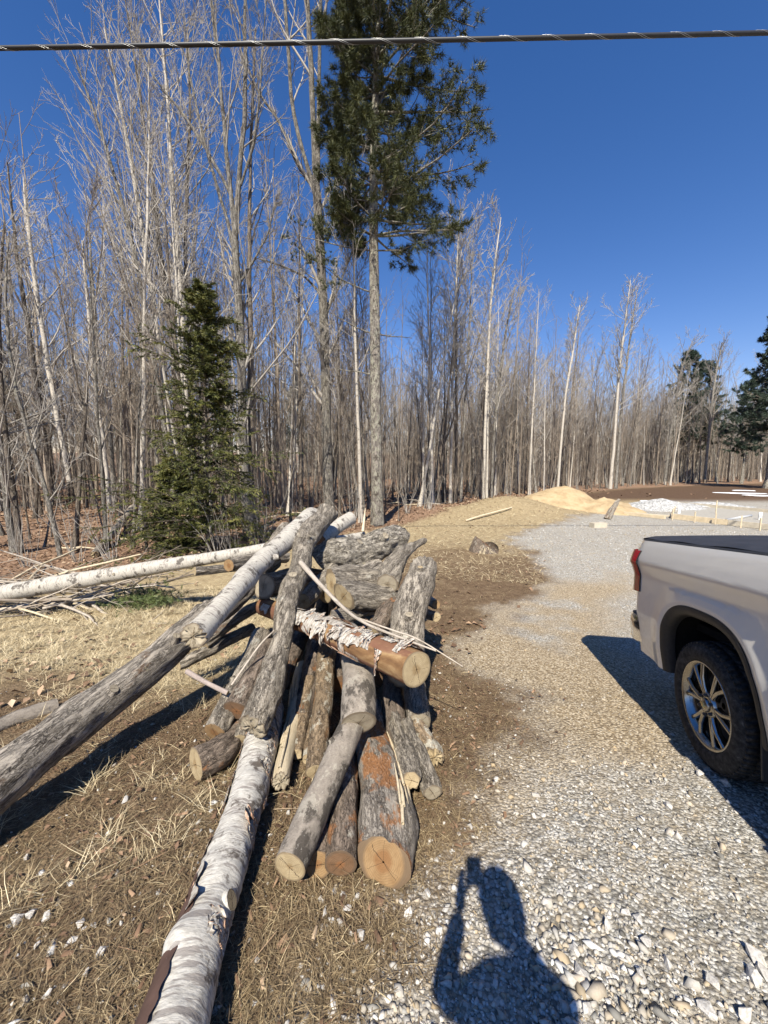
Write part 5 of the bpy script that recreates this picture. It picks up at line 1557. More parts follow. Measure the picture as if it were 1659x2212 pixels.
def stump():
    p = P(1044, 1190)
    s = Log('tree_stump', 'low broad tree stump at the edge of the gravel pad', [p + Vector((0, 0, -.1)), p + Vector((0, 0, .10)), p + Vector((.02, 0, .24))], [.50, .36, .33], 'reddish', ends=(None, 'cut_dark'), seed=72, cat='stump', sides=40, warp=.35, ragged=(0, .02), group=None)
    wood_splinters(s, .1, .8, (0, -1, 0), 26, 8)
stump()
def snow():
    b = NB('snow'); n = b.noise(b.coord('Object'), 9, 4)
    b.bump(n, .3, .02)
    m = b.fin((.75, .76, .78), .7, .3)
    g = np.random.default_rng(3)
    for k, (u, v, rx, ry, lb) in enumerate(((1600, 1066, 1.5, .5, 'largest thin patch of leftover snow on the dark mud'), (1648, 1071, 1.2, .4, 'patch of leftover snow touching the right edge'), (1600, 1060, .8, .3, 'narrow strip of leftover snow behind the largest patch'), (1410, 1083, .7, .2, 'tiny patch of leftover snow by the gravel heap'))):
        p = P(u, v); nn = 40
        ph = np.arange(nn) * 2 * math.pi / nn
        rr = 1 + .35 * np.sin(3 * ph + k) + .2 * np.sin(7 * ph + 2 * k) + .1 * g.normal(0, 1, nn)
        V = [(0, 0, .05)]
        for f, z in ((.55, .045), (.9, .03), (1.0, -.06)):
            V += [(math.cos(a) * r_ * rx * f, math.sin(a) * r_ * ry * f, z) for a, r_ in zip(ph, rr)]
        tri = np.array([(0, 1 + j, 1 + (j + 1) % nn) for j in range(nn)])
        me = mk_mesh('snow_patch', V, [tri, grid_faces(3, nn, True)[:, ::-1] + 1], True, None, [m])
        tag(obj('snow_patch', me, None, (p.x, p.y, float(G0(p.x, p.y)) + .02), (0, 0, -.4)), lb, 'snow', 'leftover snow patches')
snow()

# ------------------------------------------------------------------ brush, fallen branches, shrubs
def rand_stick(L, r, g, k=6):
    D = np.array([1., 0, 0]); p = np.zeros(3); ln = [p]
    for _ in range(k - 1):
        D = D + g.normal(0, .13, 3); D /= np.linalg.norm(D); p = p + D * L / (k - 1); ln.append(p)
    Pt = np.array(ln)[None]; R = np.linspace(r, r * .35, k)[None]
    parts = [tubes(Pt, R, 6)]
    S = grow(Pt, R, 4, .3, 1, .6, .2, .4, 4, .02, .12, .6, g, .4, .003)
    parts.append(tubes(*S, 4))
    return join(parts)
STK = []
g = np.random.default_rng(88)
for k in range(7):
    V, Fq = rand_stick(1.0, .014, g)
    STK.append(mk_mesh('branch', V, [Fq], True, None, [M['stick' if k % 2 else 'twig_brown']]))
PALE = []
for k in range(3):
    V, Fq = tubes(np.array([[(0, 0, 0), (.3, .02, .0), (.65, -.02, 0), (1, .0, 0)]]) + g.normal(0, .012, (1, 4, 3)), np.array([[.014, .013, .012, .008]]), 7)
    PALE.append(mk_mesh('branch', V, [Fq], True, None, [M['drywood']]))
bp = thing('brush_pile', 'tangled heap of cut twigs and branches under the birch pole, at the left edge', 'brush pile', P(80, 1300))
for k in range(110):
    u = g.uniform(-170, 290); v = g.uniform(1268, 1338) - u * .09
    p = P(u, v); s = g.uniform(.7, 2.2)
    o = obj('branch', STK[k % 7] if k % 14 else PALE[k % 3], bp, p - bp.location + Vector((0, 0, g.uniform(.02, .22))), (g.normal(0, .1), g.normal(0, .14), g.normal(.1, .5) + (math.pi if k % 2 else 0)))
    o.scale = (s, s, s)
FB = []
for k in range(46):
    x = g.uniform(-14, 6); y = yline(x) + g.uniform(-.8, 9)
    if abs(x) > y: continue
    s = g.uniform(.8, 2.8)
    o = obj('fallen_branch', STK[k % 7] if k % 3 else PALE[k % 3], None, (x, y, Gz(x, y) + .05), (g.normal(0, .08), g.normal(0, .08), g.uniform(0, 6.28)))
    o.scale = (s, s, s * 1.2)
    w_ = 'bleached' if k % 3 == 0 else 'brown'
    tag(o, w_ + ' fallen branch on the leaves ' + where(x, y), 'branch', w_ + ' fallen branches ' + where(x, y))
    FB.append((o, w_ + ' fallen branch on the leaves ' + where(x, y), w_ + ' fallen branches ' + where(x, y)))
number_off(FB)
Log('log', 'rotten dark fallen trunk on the leaves left of the fir', [P(205, 1205) + Vector((0, 0, .1)), P(260, 1150) + Vector((0, 0, .3)), P(290, 1118) + Vector((0, 0, .5))], [.10, .12, .16], 'weathered', seed=81, warp=2, ragged=(.05, .05), sides=20, group=None, cat='fallen trunk')
for (a, b, w, lb) in (((262, 1130), (378, 1135), .035, 'pale straight stick on the leaves left of the fir, upper one'), ((262, 1168), (352, 1172), .035, 'pale straight stick on the leaves left of the fir, lower one'), ((1005, 1128), (1105, 1100), .05, 'pale split board on the straw left of the sand pile'), ((-10, 1268), (92, 1262), .03, 'bleached stick on the brush at the left edge'), ((60, 1262), (95, 1225), .03, 'short bleached stick poking out of the brush heap')):
    p, q = P(*a) + Vector((0, 0, .06)), P(*b) + Vector((0, 0, .08))
    Log('fallen_branch', lb, [p, (p + q) / 2 + Vector((0, .03, .02)), q], [w, w * .9, w * .7], 'drywood', seed=int(a[0]) % 50 + 90, sides=10, cat='branch', group=None)
def shrub_mesh(seed, n, h):
    g = np.random.default_rng(seed)
    pts, rs = [], []
    for k in range(n):
        a = g.uniform(0, 6.28); D = np.array([math.cos(a) * .35, math.sin(a) * .35, 1.]); p = np.array([math.cos(a), math.sin(a), 0]) * g.uniform(0, .12)
        L = h * g.uniform(.5, 1.1); ln = [p]
        for _ in range(6):
            D = D + g.normal(0, .10, 3) + np.array([0, 0, .04]); D /= np.linalg.norm(D); p = p + D * L / 6; ln.append(p)
        pts.append(ln); rs.append(np.linspace(.008, .003, 7) * g.uniform(.7, 1.4))
    B = np.array(pts); R = np.array(rs)
    S = grow(B, R, 4, .25, 1, .6, .2, .35, 4, .05, .1, .6, g, .4, .0026)
    V, Fq = join([tubes(B, R, 5), tubes(*S, 3)])
    return mk_mesh('stems', V, [Fq], True, None, [M['twig_grey']])
SH = [shrub_mesh(200 + k, 7 + 2 * k, 1.7) for k in range(4)]
for k, (u, v, s, lb) in enumerate(((470, 1205, 1.1, 'bare shrub stems in front of the young fir, left one'), (505, 1205, 1.0, 'bare shrub stems in front of the young fir, right one'), (560, 1190, 1.3, 'thin bare shrub right of the dark trunks behind the fir'), (575, 1165, 1.7, 'taller bare shrub between the fir and the log pile'), (640, 1150, 1.3, 'bare shrub behind the top of the log pile'), (170, 1215, 1.2, 'bare shrub by the thin tree leaning left'), (60, 1225, 1.0, 'bare shrub at the foot of the two stems at the left edge'), (240, 1215, 1.2, 'bare shrub left of the rotten fallen trunk'), (760, 1140, 1.1, 'bare shrub just left of the pine trunk'), (880, 1110, 1.4, 'bare shrub right of the pine trunk'), (930, 1100, 1.4, 'bare shrub left of the three dark stems'))):
    p = P(u, v)
    o = obj('shrub', SH[k % 4], None, (p.x, p.y, Gz(p.x, p.y) - .02), (0, 0, k * 1.3))
    o.scale = (s, s, s); tag(o, lb, 'shrub', 'bare shrubs at the wood edge')
def sprig():
    g = np.random.default_rng(4)
    n = 420
    C = g.normal(0, 1, (n, 3)) * np.array([.26, .16, .09]) + np.array([0, 0, .14])
    V3, F3, s = tufts(C, np.tile(np.array([[0, 0, .7]]), (n, 1)), g, 9, .10, .012, .8, g.normal(.5, .2, n))
    p = P(312, 1312)
    tag(obj('evergreen_sprig', mk_mesh('evergreen_sprig', V3, [F3], False, {'shade': s}, [M['sprig']]), None, (p.x, p.y, Gz(p.x, p.y))), 'low green evergreen sprig on the grass under the birch pole', 'sprig')
sprig()

def debris():
    g = np.random.default_rng(14)
    n = 1500
    x = g.normal(-.35, 1.0, n); y = g.uniform(1.0, 5.6, n); x = x + (y - 3) * .02
    kp = g.random(n) > 1.3 * zones(x, y)[0]
    x, y = x[kp], y[kp]; n = len(x)
    L = np.where(g.random(n) < .75, g.uniform(.015, .05, n), g.uniform(.06, .28, n))
    a = g.uniform(0, 6.28, n)
    W = np.where(L > .06, g.uniform(.0015, .004, n), L * g.uniform(.3, .6, n))
    c = np.stack([x, y, Gz(x, y) + .008 + .012 * g.random(n)], 1)
    d = np.stack([np.cos(a), np.sin(a), g.normal(0, .15, n)], 1) * L[:, None] * .5
    s_ = np.stack([-np.sin(a), np.cos(a), g.normal(0, .25, n)], 1) * W[:, None] * .5
    u_ = np.array([[0, 0, 1.]]) * np.minimum(W, .006)[:, None]
    V = np.stack([c - d - s_, c + d - s_ * .6, c + d + s_ * .6, c - d + s_, c - d * .7 + u_, c + d * .7 + u_ * 1.3], 1).reshape(-1, 3)
    i = (np.arange(n) * 6)[:, None]
    F3 = np.concatenate([i + np.array([[0, 1, 5]]), i + np.array([[0, 5, 4]]), i + np.array([[2, 3, 4]]), i + np.array([[2, 4, 5]]), i + np.array([[1, 2, 5]]), i + np.array([[3, 0, 4]])])
    me = mk_mesh('wood_debris', V, [F3], False, {'shade': np.repeat(np.clip(g.normal(.30, .26, n), 0, 1), 6)}, [M['leafy']])
    tag(obj('wood_debris', me), 'bark chips and broken twigs littering the ground round the log pile', 'debris', None, 'stuff')
debris()
# ------------------------------------------------------------------ overhead cable
def cable():
    root = thing('utility_cable', 'thick black overhead utility cable crossing the sky', 'cable', (0, 4, 0))
    u0, v0, u1, v1 = 0, 104, 1659, 71
    zc = 6.5
    a, b = ray(u0, v0) * zc, ray(u1, v1) * (zc * 1.0)
    a[2] += CAM_H; b[2] += CAM_H
    n = 60
    t = np.linspace(-3.2, 4.2, n)
    Pt = a[None] * (1 - t[:, None]) + b[None] * t[:, None]
    Pt[:, 2] += .035 * ((t - .5) ** 2 - .25)
    r = 8.5 * .5 / 830.4 * zc
    Q = spline([Vector(p) for p in Pt], [r] * n, 240)
    V, Fq = tubes(Q[None, :, :3], Q[None, :, 3], 14)
    off = np.array(root.location)
    obj('insulated_cable', mk_mesh('insulated_cable', V - off, [Fq], True, None, [plain('black_cable_jacket', (.012, .012, .014), .5, .5, var=.2)]), root)
    s = np.linspace(-2.2, 3.2, 1500)
    c = a[None] * (1 - s[:, None]) + b[None] * s[:, None]; c[:, 2] += .035 * ((s - .5) ** 2 - .25)
    T = (b - a) / np.linalg.norm(b - a)
    U = np.cross(T, [0, 0, 1.]); U /= np.linalg.norm(U); W = np.cross(T, U)
    L = np.linalg.norm(b - a)
    for k, ph0 in enumerate((0.0, .55)):
        ph = s * L / .72 * 2 * math.pi + ph0
        H_ = c + (np.cos(ph)[:, None] * U + np.sin(ph)[:, None] * W) * (r + .0012)
        V, Fq = tubes(H_[None], np.full((1, 1500), .0022), 5)
        obj('lashing_wire', mk_mesh('lashing_wire', V - off, [Fq], True, None, [plain('bright_steel_wire', (.45, .45, .44), .45, .5, metal=1.0, var=.05)]), root)
    m_ = c.copy(); m_[:, 2] += r + .004
    V, Fq = tubes(m_[None, ::6], np.full((1, 250), .0045), 7)
    obj('messenger_wire', mk_mesh('messenger_wire', V - off, [Fq], True, None, [plain('dull_steel_wire', (.05, .05, .05), .6, .4, var=.1)]), root)
cable()
# ------------------------------------------------------------------ pickup truck
def paint():
    b = NB('silver_white_paint')
    v = b.coord('Object')
    n = b.noise(v, 5, 5, .6)
    zz = b.n('ShaderNodeSeparateXYZ'); b.put(zz.inputs[0], v)
    dust = b.math('MULTIPLY', b.ramp(b.math('SUBTRACT', 1.0, zz.outputs[2]), [(.0, .08), (.45, .75)]), b.ramp(b.noise(v, 22, 6, .7), [(.35, 0.0), (.7, 1.0)]))
    c = b.mix(b.ramp(n, [(.3, 0.0), (.7, .12)]), (.70, .665, .60), (.63, .60, .54))
    c = b.mix(b.math('MULTIPLY', dust, .5), c, (.42, .37, .30))
    m = b.fin(c, b.math('ADD', .30, b.math('MULTIPLY', dust, .4)), .5, .12, .9)
    return m
M['paint'] = paint()
M['blackplastic'] = plain('black_trim_plastic', (.022, .022, .023), .55, .35, var=.25, vs=40)
M['liner'] = plain('black_wheel_liner', (.010, .010, .010), .9, .1, var=.3)
M['chrome'] = plain('chrome', (.75, .76, .78), .07, .5, metal=1.0, var=.03)
M['tonneau'] = plain('black_vinyl_cover', (.030, .030, .034), .62, .3, var=.25, vs=8, bump=.15)
M['alloy'] = plain('dark_polished_alloy', (.33, .32, .30), .2, .5, metal=1.0, var=.1, vs=9)
M['alloydark'] = plain('painted_dark_wheel_pocket', (.035, .035, .038), .4, .4, var=.2)
M['gold'] = plain('gold_emblem', (.62, .46, .18), .3, .5, metal=.8, var=.1)
M['glass'] = plain('dark_tinted_glass', (.012, .014, .016), .05, .6, var=.05)
M['steel'] = plain('dull_chassis_steel', (.04, .035, .03), .8, .3, var=.3)
def rubber():
    b = NB('tyre_rubber')
    v = b.coord('Object')
    n = b.noise(v, 30, 6, .75)
    c = b.ramp(n, [(.4, (.014, .014, .014)), (.62, (.05, .047, .044)), (.78, (.20, .185, .165))])
    b.bump(n, .3, .003)
    return b.fin(c, .85, .2)
M['rubber'] = rubber()
def redlamp():
    b = NB('red_lamp_lens')
    m = b.fin((.30, .006, .012), .12, .5, 0, .6)
    return m
M['redlamp'] = redlamp()

TAZ = rad(12.6)
Zl = Vector((0, .137, 1)).normalized()
Xl = Vector((-math.sin(TAZ), -math.cos(TAZ), 0)); Xl = (Xl - Zl * Xl.dot(Zl)).normalized()
Yl = Zl.cross(Xl)
HUB = Vector((2.14, 2.41, .08))
ORG = HUB + Yl * .985 - Zl * .41
TRUCK = thing('pickup_truck', 'silver white pickup truck with black bed cover parked on the gravel', 'truck', ORG)
TRUCK.rotation_mode = 'QUATERNION'
TRUCK.rotation_quaternion = Matrix((Xl, Yl, Zl)).transposed().to_quaternion()

def side_y(x, z):
    """half width of the bed side at (x, z)"""
    x = np.asarray(x, float); z = np.asarray(z, float)
    y = np.interp(z, [.45, .60, .80, 1.00, 1.14, 1.225, 1.26, 1.34, 1.42, 1.46], [.955, .975, .988, .976, .966, .990, 1.006, .978, .942, .918])
    d = ((np.abs(x) / .64) ** 2.8 + (np.abs(z - .41) / .67) ** 2.8) ** (1 / 2.6)
    y = y + .030 * np.clip(1 - np.abs(d - .97) / .30, 0, 1) ** 1.5 * (z < 1.12)
    y = y - .075 * sstep(-x, .98, 1.20) ** 2
    return y
AW, AH, AZ = .565, .605, .43
def arch(ph, k=1.0, grow_=0.0):
    c, s = np.cos(ph), np.sin(ph)
    e = 2 / 2.9
    return (AW * k + grow_) * np.sign(c) * np.abs(c) ** e, AZ + (AH * k + grow_) * np.abs(s) ** e

def side_panel(sgn):
    x0, x1, z0, z1 = -1.16, .76, AZ, 1.455
    cs = np.concatenate([np.linspace(0, math.atan2(z1 - z0, x1), 22), np.linspace(math.atan2(z1 - z0, x1), math.atan2(z1 - z0, x0), 44)[1:], np.linspace(math.atan2(z1 - z0, x0), math.pi, 22)[1:]])
    rows = []
    s = np.linspace(0, 1, 26) ** 1.15
    ix, iz = arch(cs)
    # equal-angle partner on the rectangle
    ox, oz = [], []
    for ph in cs:
        c, sn = math.cos(ph), math.sin(ph)
        t = min((x1 / c) if c > 1e-6 else 1e9, (x0 / c) if c < -1e-6 else 1e9, ((z1 - z0) / sn) if sn > 1e-6 else 1e9)
        ox.append(t * c); oz.append(z0 + t * sn)
    ox, oz = np.array(ox), np.array(oz)
    X = ix[None] * (1 - s[:, None]) + ox[None] * s[:, None]
    Z = iz[None] * (1 - s[:, None]) + oz[None] * s[:, None]
    Y = side_y(X, Z)
    V = np.stack([X.ravel(), (Y * sgn).ravel(), Z.ravel()], 1)
    n = len(cs)
    # returned lip round the arch
    lip = np.stack([ix * .985, (Y[0] - .045) * sgn, AZ + (iz - AZ) * .985], 1)
    V = np.concatenate([V, lip])
    Fq = grid_faces(len(s), n)
    k0 = len(s) * n
    lf = np.array([(j, k0 + j, k0 + j + 1, j + 1) for j in range(n - 1)])
    if sgn > 0:
        Fq = Fq[:, ::-1]; lf = lf[:, ::-1]
    return mk_mesh('bed_side', V, [Fq, lf], True, None, [M['paint']]), cs
for sg in (-1, 1):
    me, cs = side_panel(sg)
    bs = obj('bed_side', me, TRUCK)
    # black moulding inside the arch
    def ring(gr, dy):
        x, z = arch(cs, 1.0, gr)
        return np.stack([x, sg * (side_y(x, z) + dy), z], 1)
    rows = np.stack([ring(.004, .004), ring(-.012, .012), ring(-.05, .006), ring(-.066, -.012), ring(-.068, -.06)])
    Fq = grid_faces(5, len(cs))
    obj('arch_moulding', mk_mesh('arch_moulding', rows.reshape(-1, 3), [Fq if sg < 0 else Fq[:, ::-1]], True, None, [M['blackplastic']]), bs)
    # wheel housing
    x, z = arch(cs, 1.0, -.045)
    yy = [.93, .75, .55]
    rows = np.stack([np.stack([x * (1 - .03 * i), np.full(len(x), sg * q), z], 1) for i, q in enumerate(yy)])
    V = rows.reshape(-1, 3)
    obj('wheel_housing', mk_mesh('wheel_housing', V, [grid_faces(3, len(cs))], True, None, [M['liner']]), TRUCK)
    obj('housing_wall', bevel_box('housing_wall', (-.6, min(sg * .55, sg * .53), .3), (.6, max(sg * .55, sg * .53), 1.1), .004, M['liner']), TRUCK)
    # tail lamp wrapped round the rear corner
    path = [(-.985, None, .004), (-1.03, None, .022), (-1.09, None, .036), (-1.15, None, .042), (-1.20, None, .034), (-1.225, .90, 0), (-1.23, .84, 0), (-1.225, .79, 0)]
    zs = np.linspace(.985, 1.365, 15)
    V = []
    for k, z_ in enumerate(zs):
        f = (z_ - .985) / .38
        for (px, py, dy) in path:
            fr = .06 * (f - .55) ** 2 * (1 if px > -1.0 else 0) - .10 * (f - .5) ** 2 * (1 if px < -1.1 else 0) * -1
            xx = px + (.03 * (f - .5) if px > -1.0 else 0) + fr
            yv = (float(side_y(max(xx, -1.16), z_)) + dy) if py is None else py
            V.append((xx, sg * yv, z_))
    V = np.array(V)
    lamp = obj('tail_lamp', mk_mesh('tail_lamp', V, [grid_faces(15, len(path))[:, ::(1 if sg > 0 else -1)]], True, None, [M['redlamp']]), TRUCK)
    tag(lamp, 'tall red tail lamp')
    rim_ = V.reshape(15, len(path), 3)[:, 0]
    V2, F2 = tubes(rim_[None], np.full((1, 15), .006), 6)
    obj('lamp_edge', mk_mesh('lamp_edge', V2, [F2], True, None, [M['blackplastic']]), lamp)
    # sill behind the wheel and mud flap
    obj('mud_flap', bevel_box('mud_flap', (.50, min(sg * .72, sg * .97), .24), (.515, max(sg * .72, sg * .97), .5), .004, M['blackplastic']), TRUCK)
# bed rail caps, tailgate, floor, cover
for sg in (-1, 1):
    xs = np.linspace(-1.15, .76, 30)
    prof = [(0, 1.4545), (-.012, 1.468), (-.05, 1.472), (-.085, 1.466)]
    V = []
    for x_ in xs:
        yb = float(side_y(x_, 1.455))
        V += [(x_, sg * (yb + d), z_) for d, z_ in prof]
    obj('rail_cap', mk_mesh('rail_cap', V, [grid_faces(30, 4)[:, ::sg]], True, None, [M['blackplastic']]), TRUCK)
def cover():
    xs = np.linspace(-1.12, .74, 40); ys = np.linspace(-.90, .90, 21)
    X, Y = np.meshgrid(xs, ys, indexing='ij')
    Z = 1.488 + .018 * (1 - (Y / .9) ** 2) + .004 * np.cos((X + 1.04) / 1.78 * 3 * 2 * math.pi) - .014 * (np.abs(Y) > .88)
    Z = Z - .012 * sstep(-X, 1.07, 1.12)
    V = np.stack([X.ravel(), Y.ravel(), Z.ravel()], 1)
    n = len(V)
    skirt = []
    ed = [(i, 0) for i in range(40)] + [(39, j) for j in range(1, 21)] + [(i, 20) for i in range(38, -1, -1)] + [(0, j) for j in range(19, 0, -1)]
    top = [i * 21 + j for i, j in ed]
    low = V[top].copy(); low[:, 2] = 1.462
    V = np.concatenate([V, low])
    m = len(top)
    sk = np.array([(top[k], top[(k + 1) % m], n + (k + 1) % m, n + k) for k in range(m)])
    o = obj('bed_cover', mk_mesh('bed_cover', V, [grid_faces(40, 21), sk[:, ::-1]], False, None, [M['tonneau']]), TRUCK)
    tag(o, 'folding black vinyl bed cover')
cover()
obj('tailgate', bevel_box('tailgate', (-1.19, -.84, .74), (-1.11, .84, 1.45), .02, M['paint']), TRUCK)
obj('bed_floor', bevel_box('bed_floor', (-1.0, -.80, .80), (.74, .80, .86), .004, M['liner']), TRUCK)
# rear bumper with wrapped chrome corners
bump_path = [(-.98, .96), (-1.04, 1.0), (-1.12, 1.005), (-1.21, .97), (-1.27, .87), (-1.29, .70), (-1.30, .35), (-1.30, 0)]
bp2 = bump_path + [(x, -y) for x, y in bump_path[-2::-1]]
V = []
for (x_, y_) in bp2:
    for z_, o_ in ((.52, -.02), (.55, .0), (.68, .012), (.74, .0), (.76, -.03)):
        f = 1 + o_ * .5
        V.append((x_ - o_ * .6 if x_ < -1.0 else x_, y_ * f, z_))
bm_ = obj('rear_bumper', mk_mesh('rear_bumper', V, [grid_faces(len(bp2), 5)], True, None, [M['chrome']]), TRUCK)
tag(bm_, 'chrome rear bumper with wrapped corners')
V = []
for (x_, y_) in bp2:
    V += [(x_, y_ * .985, .765), (x_ * .985, y_ * .95, .775), (x_ * .93 if x_ < -1 else x_, y_ * .8, .775)]
obj('bumper_step', mk_mesh('bumper_step', V, [grid_faces(len(bp2), 3)], True, None, [M['blackplastic']]), bm_)
obj('chassis', bevel_box('chassis', (-1.05, -.52, .46), (4.3, .52, .62), .03, M['steel']), TRUCK)
ax_, af_ = tubes(np.array([[(0, -.8, .41), (0, 0, .41), (0, .8, .41)]]), np.array([[.05, .06, .05]]), 10)
obj('rear_axle', mk_mesh('rear_axle', ax_, [af_], True, None, [M['steel']]), TRUCK)

# wheels
def lathe(profile, n=72):
    """profile [(radius, y)] revolved about the y axis"""
    ph = np.arange(n) * 2 * math.pi / n
    V = np.concatenate([np.stack([np.cos(ph) * r, np.full(n, y), np.sin(ph) * r], 1) for r, y in profile])
    return V, grid_faces(len(profile), n, True)
def wheel_meshes():
    out = []
    tyre = [(.272, -.002), (.280, -.012), (.296, -.022), (.330, -.028), (.365, -.022), (.385, -.008), (.400, .016), (.404, .04), (.404, .225), (.398, .25), (.375, .275), (.33, .285), (.27, .27)]
    V, Fq = lathe(tyre, 84)
    out.append(('tyre', mk_mesh('tyre', V, [Fq], True, None, [M['rubber']]), None))
    parts = []
    g = np.random.default_rng(3)
    for row, (y0, y1) in enumerate(((-.004, .05), (.062, .115), (.127, .18), (.192, .262))):
        for k in range(66):
            a = (k + .5 * (row % 2) + .12 * g.random()) * 2 * math.pi / 66
            w = .62 * 2 * math.pi / 66 * .405
            lo, hi = (-w / 2, y0, 0), (w / 2, y1, .0115)
            Vb, Fb = box_geo(lo, hi)
            Vb = Vb + np.array([0, 0, .4005])
            Vb[:, 0] += (Vb[:, 1] - y0) * .25 * (1 if row % 2 else -1)
            if row == 0: Vb[:, 2] -= np.where(Vb[:, 1] < .01, .012, 0)
            c, s = math.cos(a), math.sin(a)
            parts.append((np.stack([Vb[:, 0] * c + Vb[:, 2] * s, Vb[:, 1], -Vb[:, 0] * s + Vb[:, 2] * c], 1), Fb))
    V, Fq = join(parts)
    out.append(('tread', mk_mesh('tread', V, [Fq], False, None, [M['rubber']]), 'tyre'))
    rim = [(.276, .0), (.280, -.012), (.272, -.016), (.262, -.008), (.244, .02), (.232, .08), (.225, .2), (.24, .25)]
    V, Fq = lathe(rim, 72)
    out.append(('rim', mk_mesh('rim', V, [Fq], True, None, [M['alloy']]), None))
    V, Fq = lathe([(.236, .13), (.20, .12), (.10, .10), (.02, .10)], 48)
    out.append(('brake_disc', mk_mesh('brake_disc', V, [Fq], True, None, [M['alloydark']]), None))
    for k in range(6):
        parts = []
        for sgn in (-1, 1):
            a0 = 2 * math.pi * k / 6 + .26; 
            secs = []
            for r, da, w, y, d in ((.055, .10, .030, .006, .05), (.11, .10, .027, -.002, .045), (.17, .135, .026, -.004, .04), (.215, .185, .028, .000, .035), (.262, .215, .036, .004, .03)):
                a = a0 + sgn * da
                er = np.array([math.cos(a), 0, math.sin(a)]); et = np.array([-math.sin(a), 0, math.cos(a)])
                c = er * r + np.array([0, y, 0])
                secs.append([c + et * w * .5 + np.array([0, .006, 0]), c + et * w * .22, c - et * w * .22, c - et * w * .5 + np.array([0, .006, 0]), c - et * w * .4 + np.array([0, d, 0]), c + et * w * .4 + np.array([0, d, 0])])
            S = np.array(secs)
            parts.append((S.reshape(-1, 3), grid_faces(5, 6, True)))
        V, Fq = join(parts)
        out.append(('spoke', mk_mesh('spoke', V, [Fq], False, None, [M['alloy']]), None))
    V, Fq = lathe([(.082, .03), (.080, .004), (.06, -.002), (.045, -.002)], 36)
    out.append(('hub', mk_mesh('hub', V, [Fq], True, None, [M['alloy']]), None))
    V, Fq = lathe([(.045, .0), (.044, -.012), (.036, -.018), (.002, -.020)], 30)
    out.append(('centre_cap', mk_mesh('centre_cap', V, [Fq], True, None, [M['alloy']]), None))
    # gold bow tie shaped emblem on the cap
    e = [(-.028, -.009), (-.010, -.009), (-.010, -.014), (.010, -.014), (.010, -.009), (.028, -.009), (.026, .009), (.010, .009), (.010, .014), (-.010, .014), (-.010, .009), (-.026, .009)]
    V = np.array([(x, -.0195, z) for x, z in e] + [(x * .92, -.0235, z * .88) for x, z in e])
    n = 12
    q = np.array([(i, (i + 1) % n, n + (i + 1) % n, n + i) for i in range(n)])
    tri = np.array([(n + 0, n + 1, n + 10), (n + 0, n + 10, n + 11), (n + 1, n + 2, n + 9), (n + 1, n + 9, n + 10), (n + 2, n + 3, n + 8), (n + 2, n + 8, n + 9), (n + 3, n + 4, n + 7), (n + 3, n + 7, n + 8), (n + 4, n + 5, n + 6), (n + 4, n + 6, n + 7)])
    out.append(('emblem', mk_mesh('emblem', V, [q, tri], False, None, [M['gold']]), 'centre_cap'))
    for k in range(6):
        a = 2 * math.pi * k / 6 + .26 + math.pi / 6
        V, Fq = lathe([(.011, .02), (.011, -.012), (.008, -.018), (.001, -.018)], 8)
        V = V + np.array([math.cos(a) * .066, 0, math.sin(a) * .066])
        out.append(('lug_nut', mk_mesh('lug_nut', V, [Fq], True, None, [M['alloydark']]), 'hub'))
    return out
WM = wheel_meshes()
for (x_, sg, rot) in ((0, -1, .35), (0, 1, 1.0), (3.75, -1, .8), (3.75, 1, .1)):
    w = bpy.data.objects.new('wheel', None); COL.objects.link(w); w.parent = TRUCK; w.empty_display_size = .1
    w.location = (x_, sg * .965, .412)
    w.rotation_euler = (0, rot, 0) if sg < 0 else (0, rot, math.pi)
    for (nm, me, par) in WM:
        obj(nm, me, w)       # pieces of the wheel
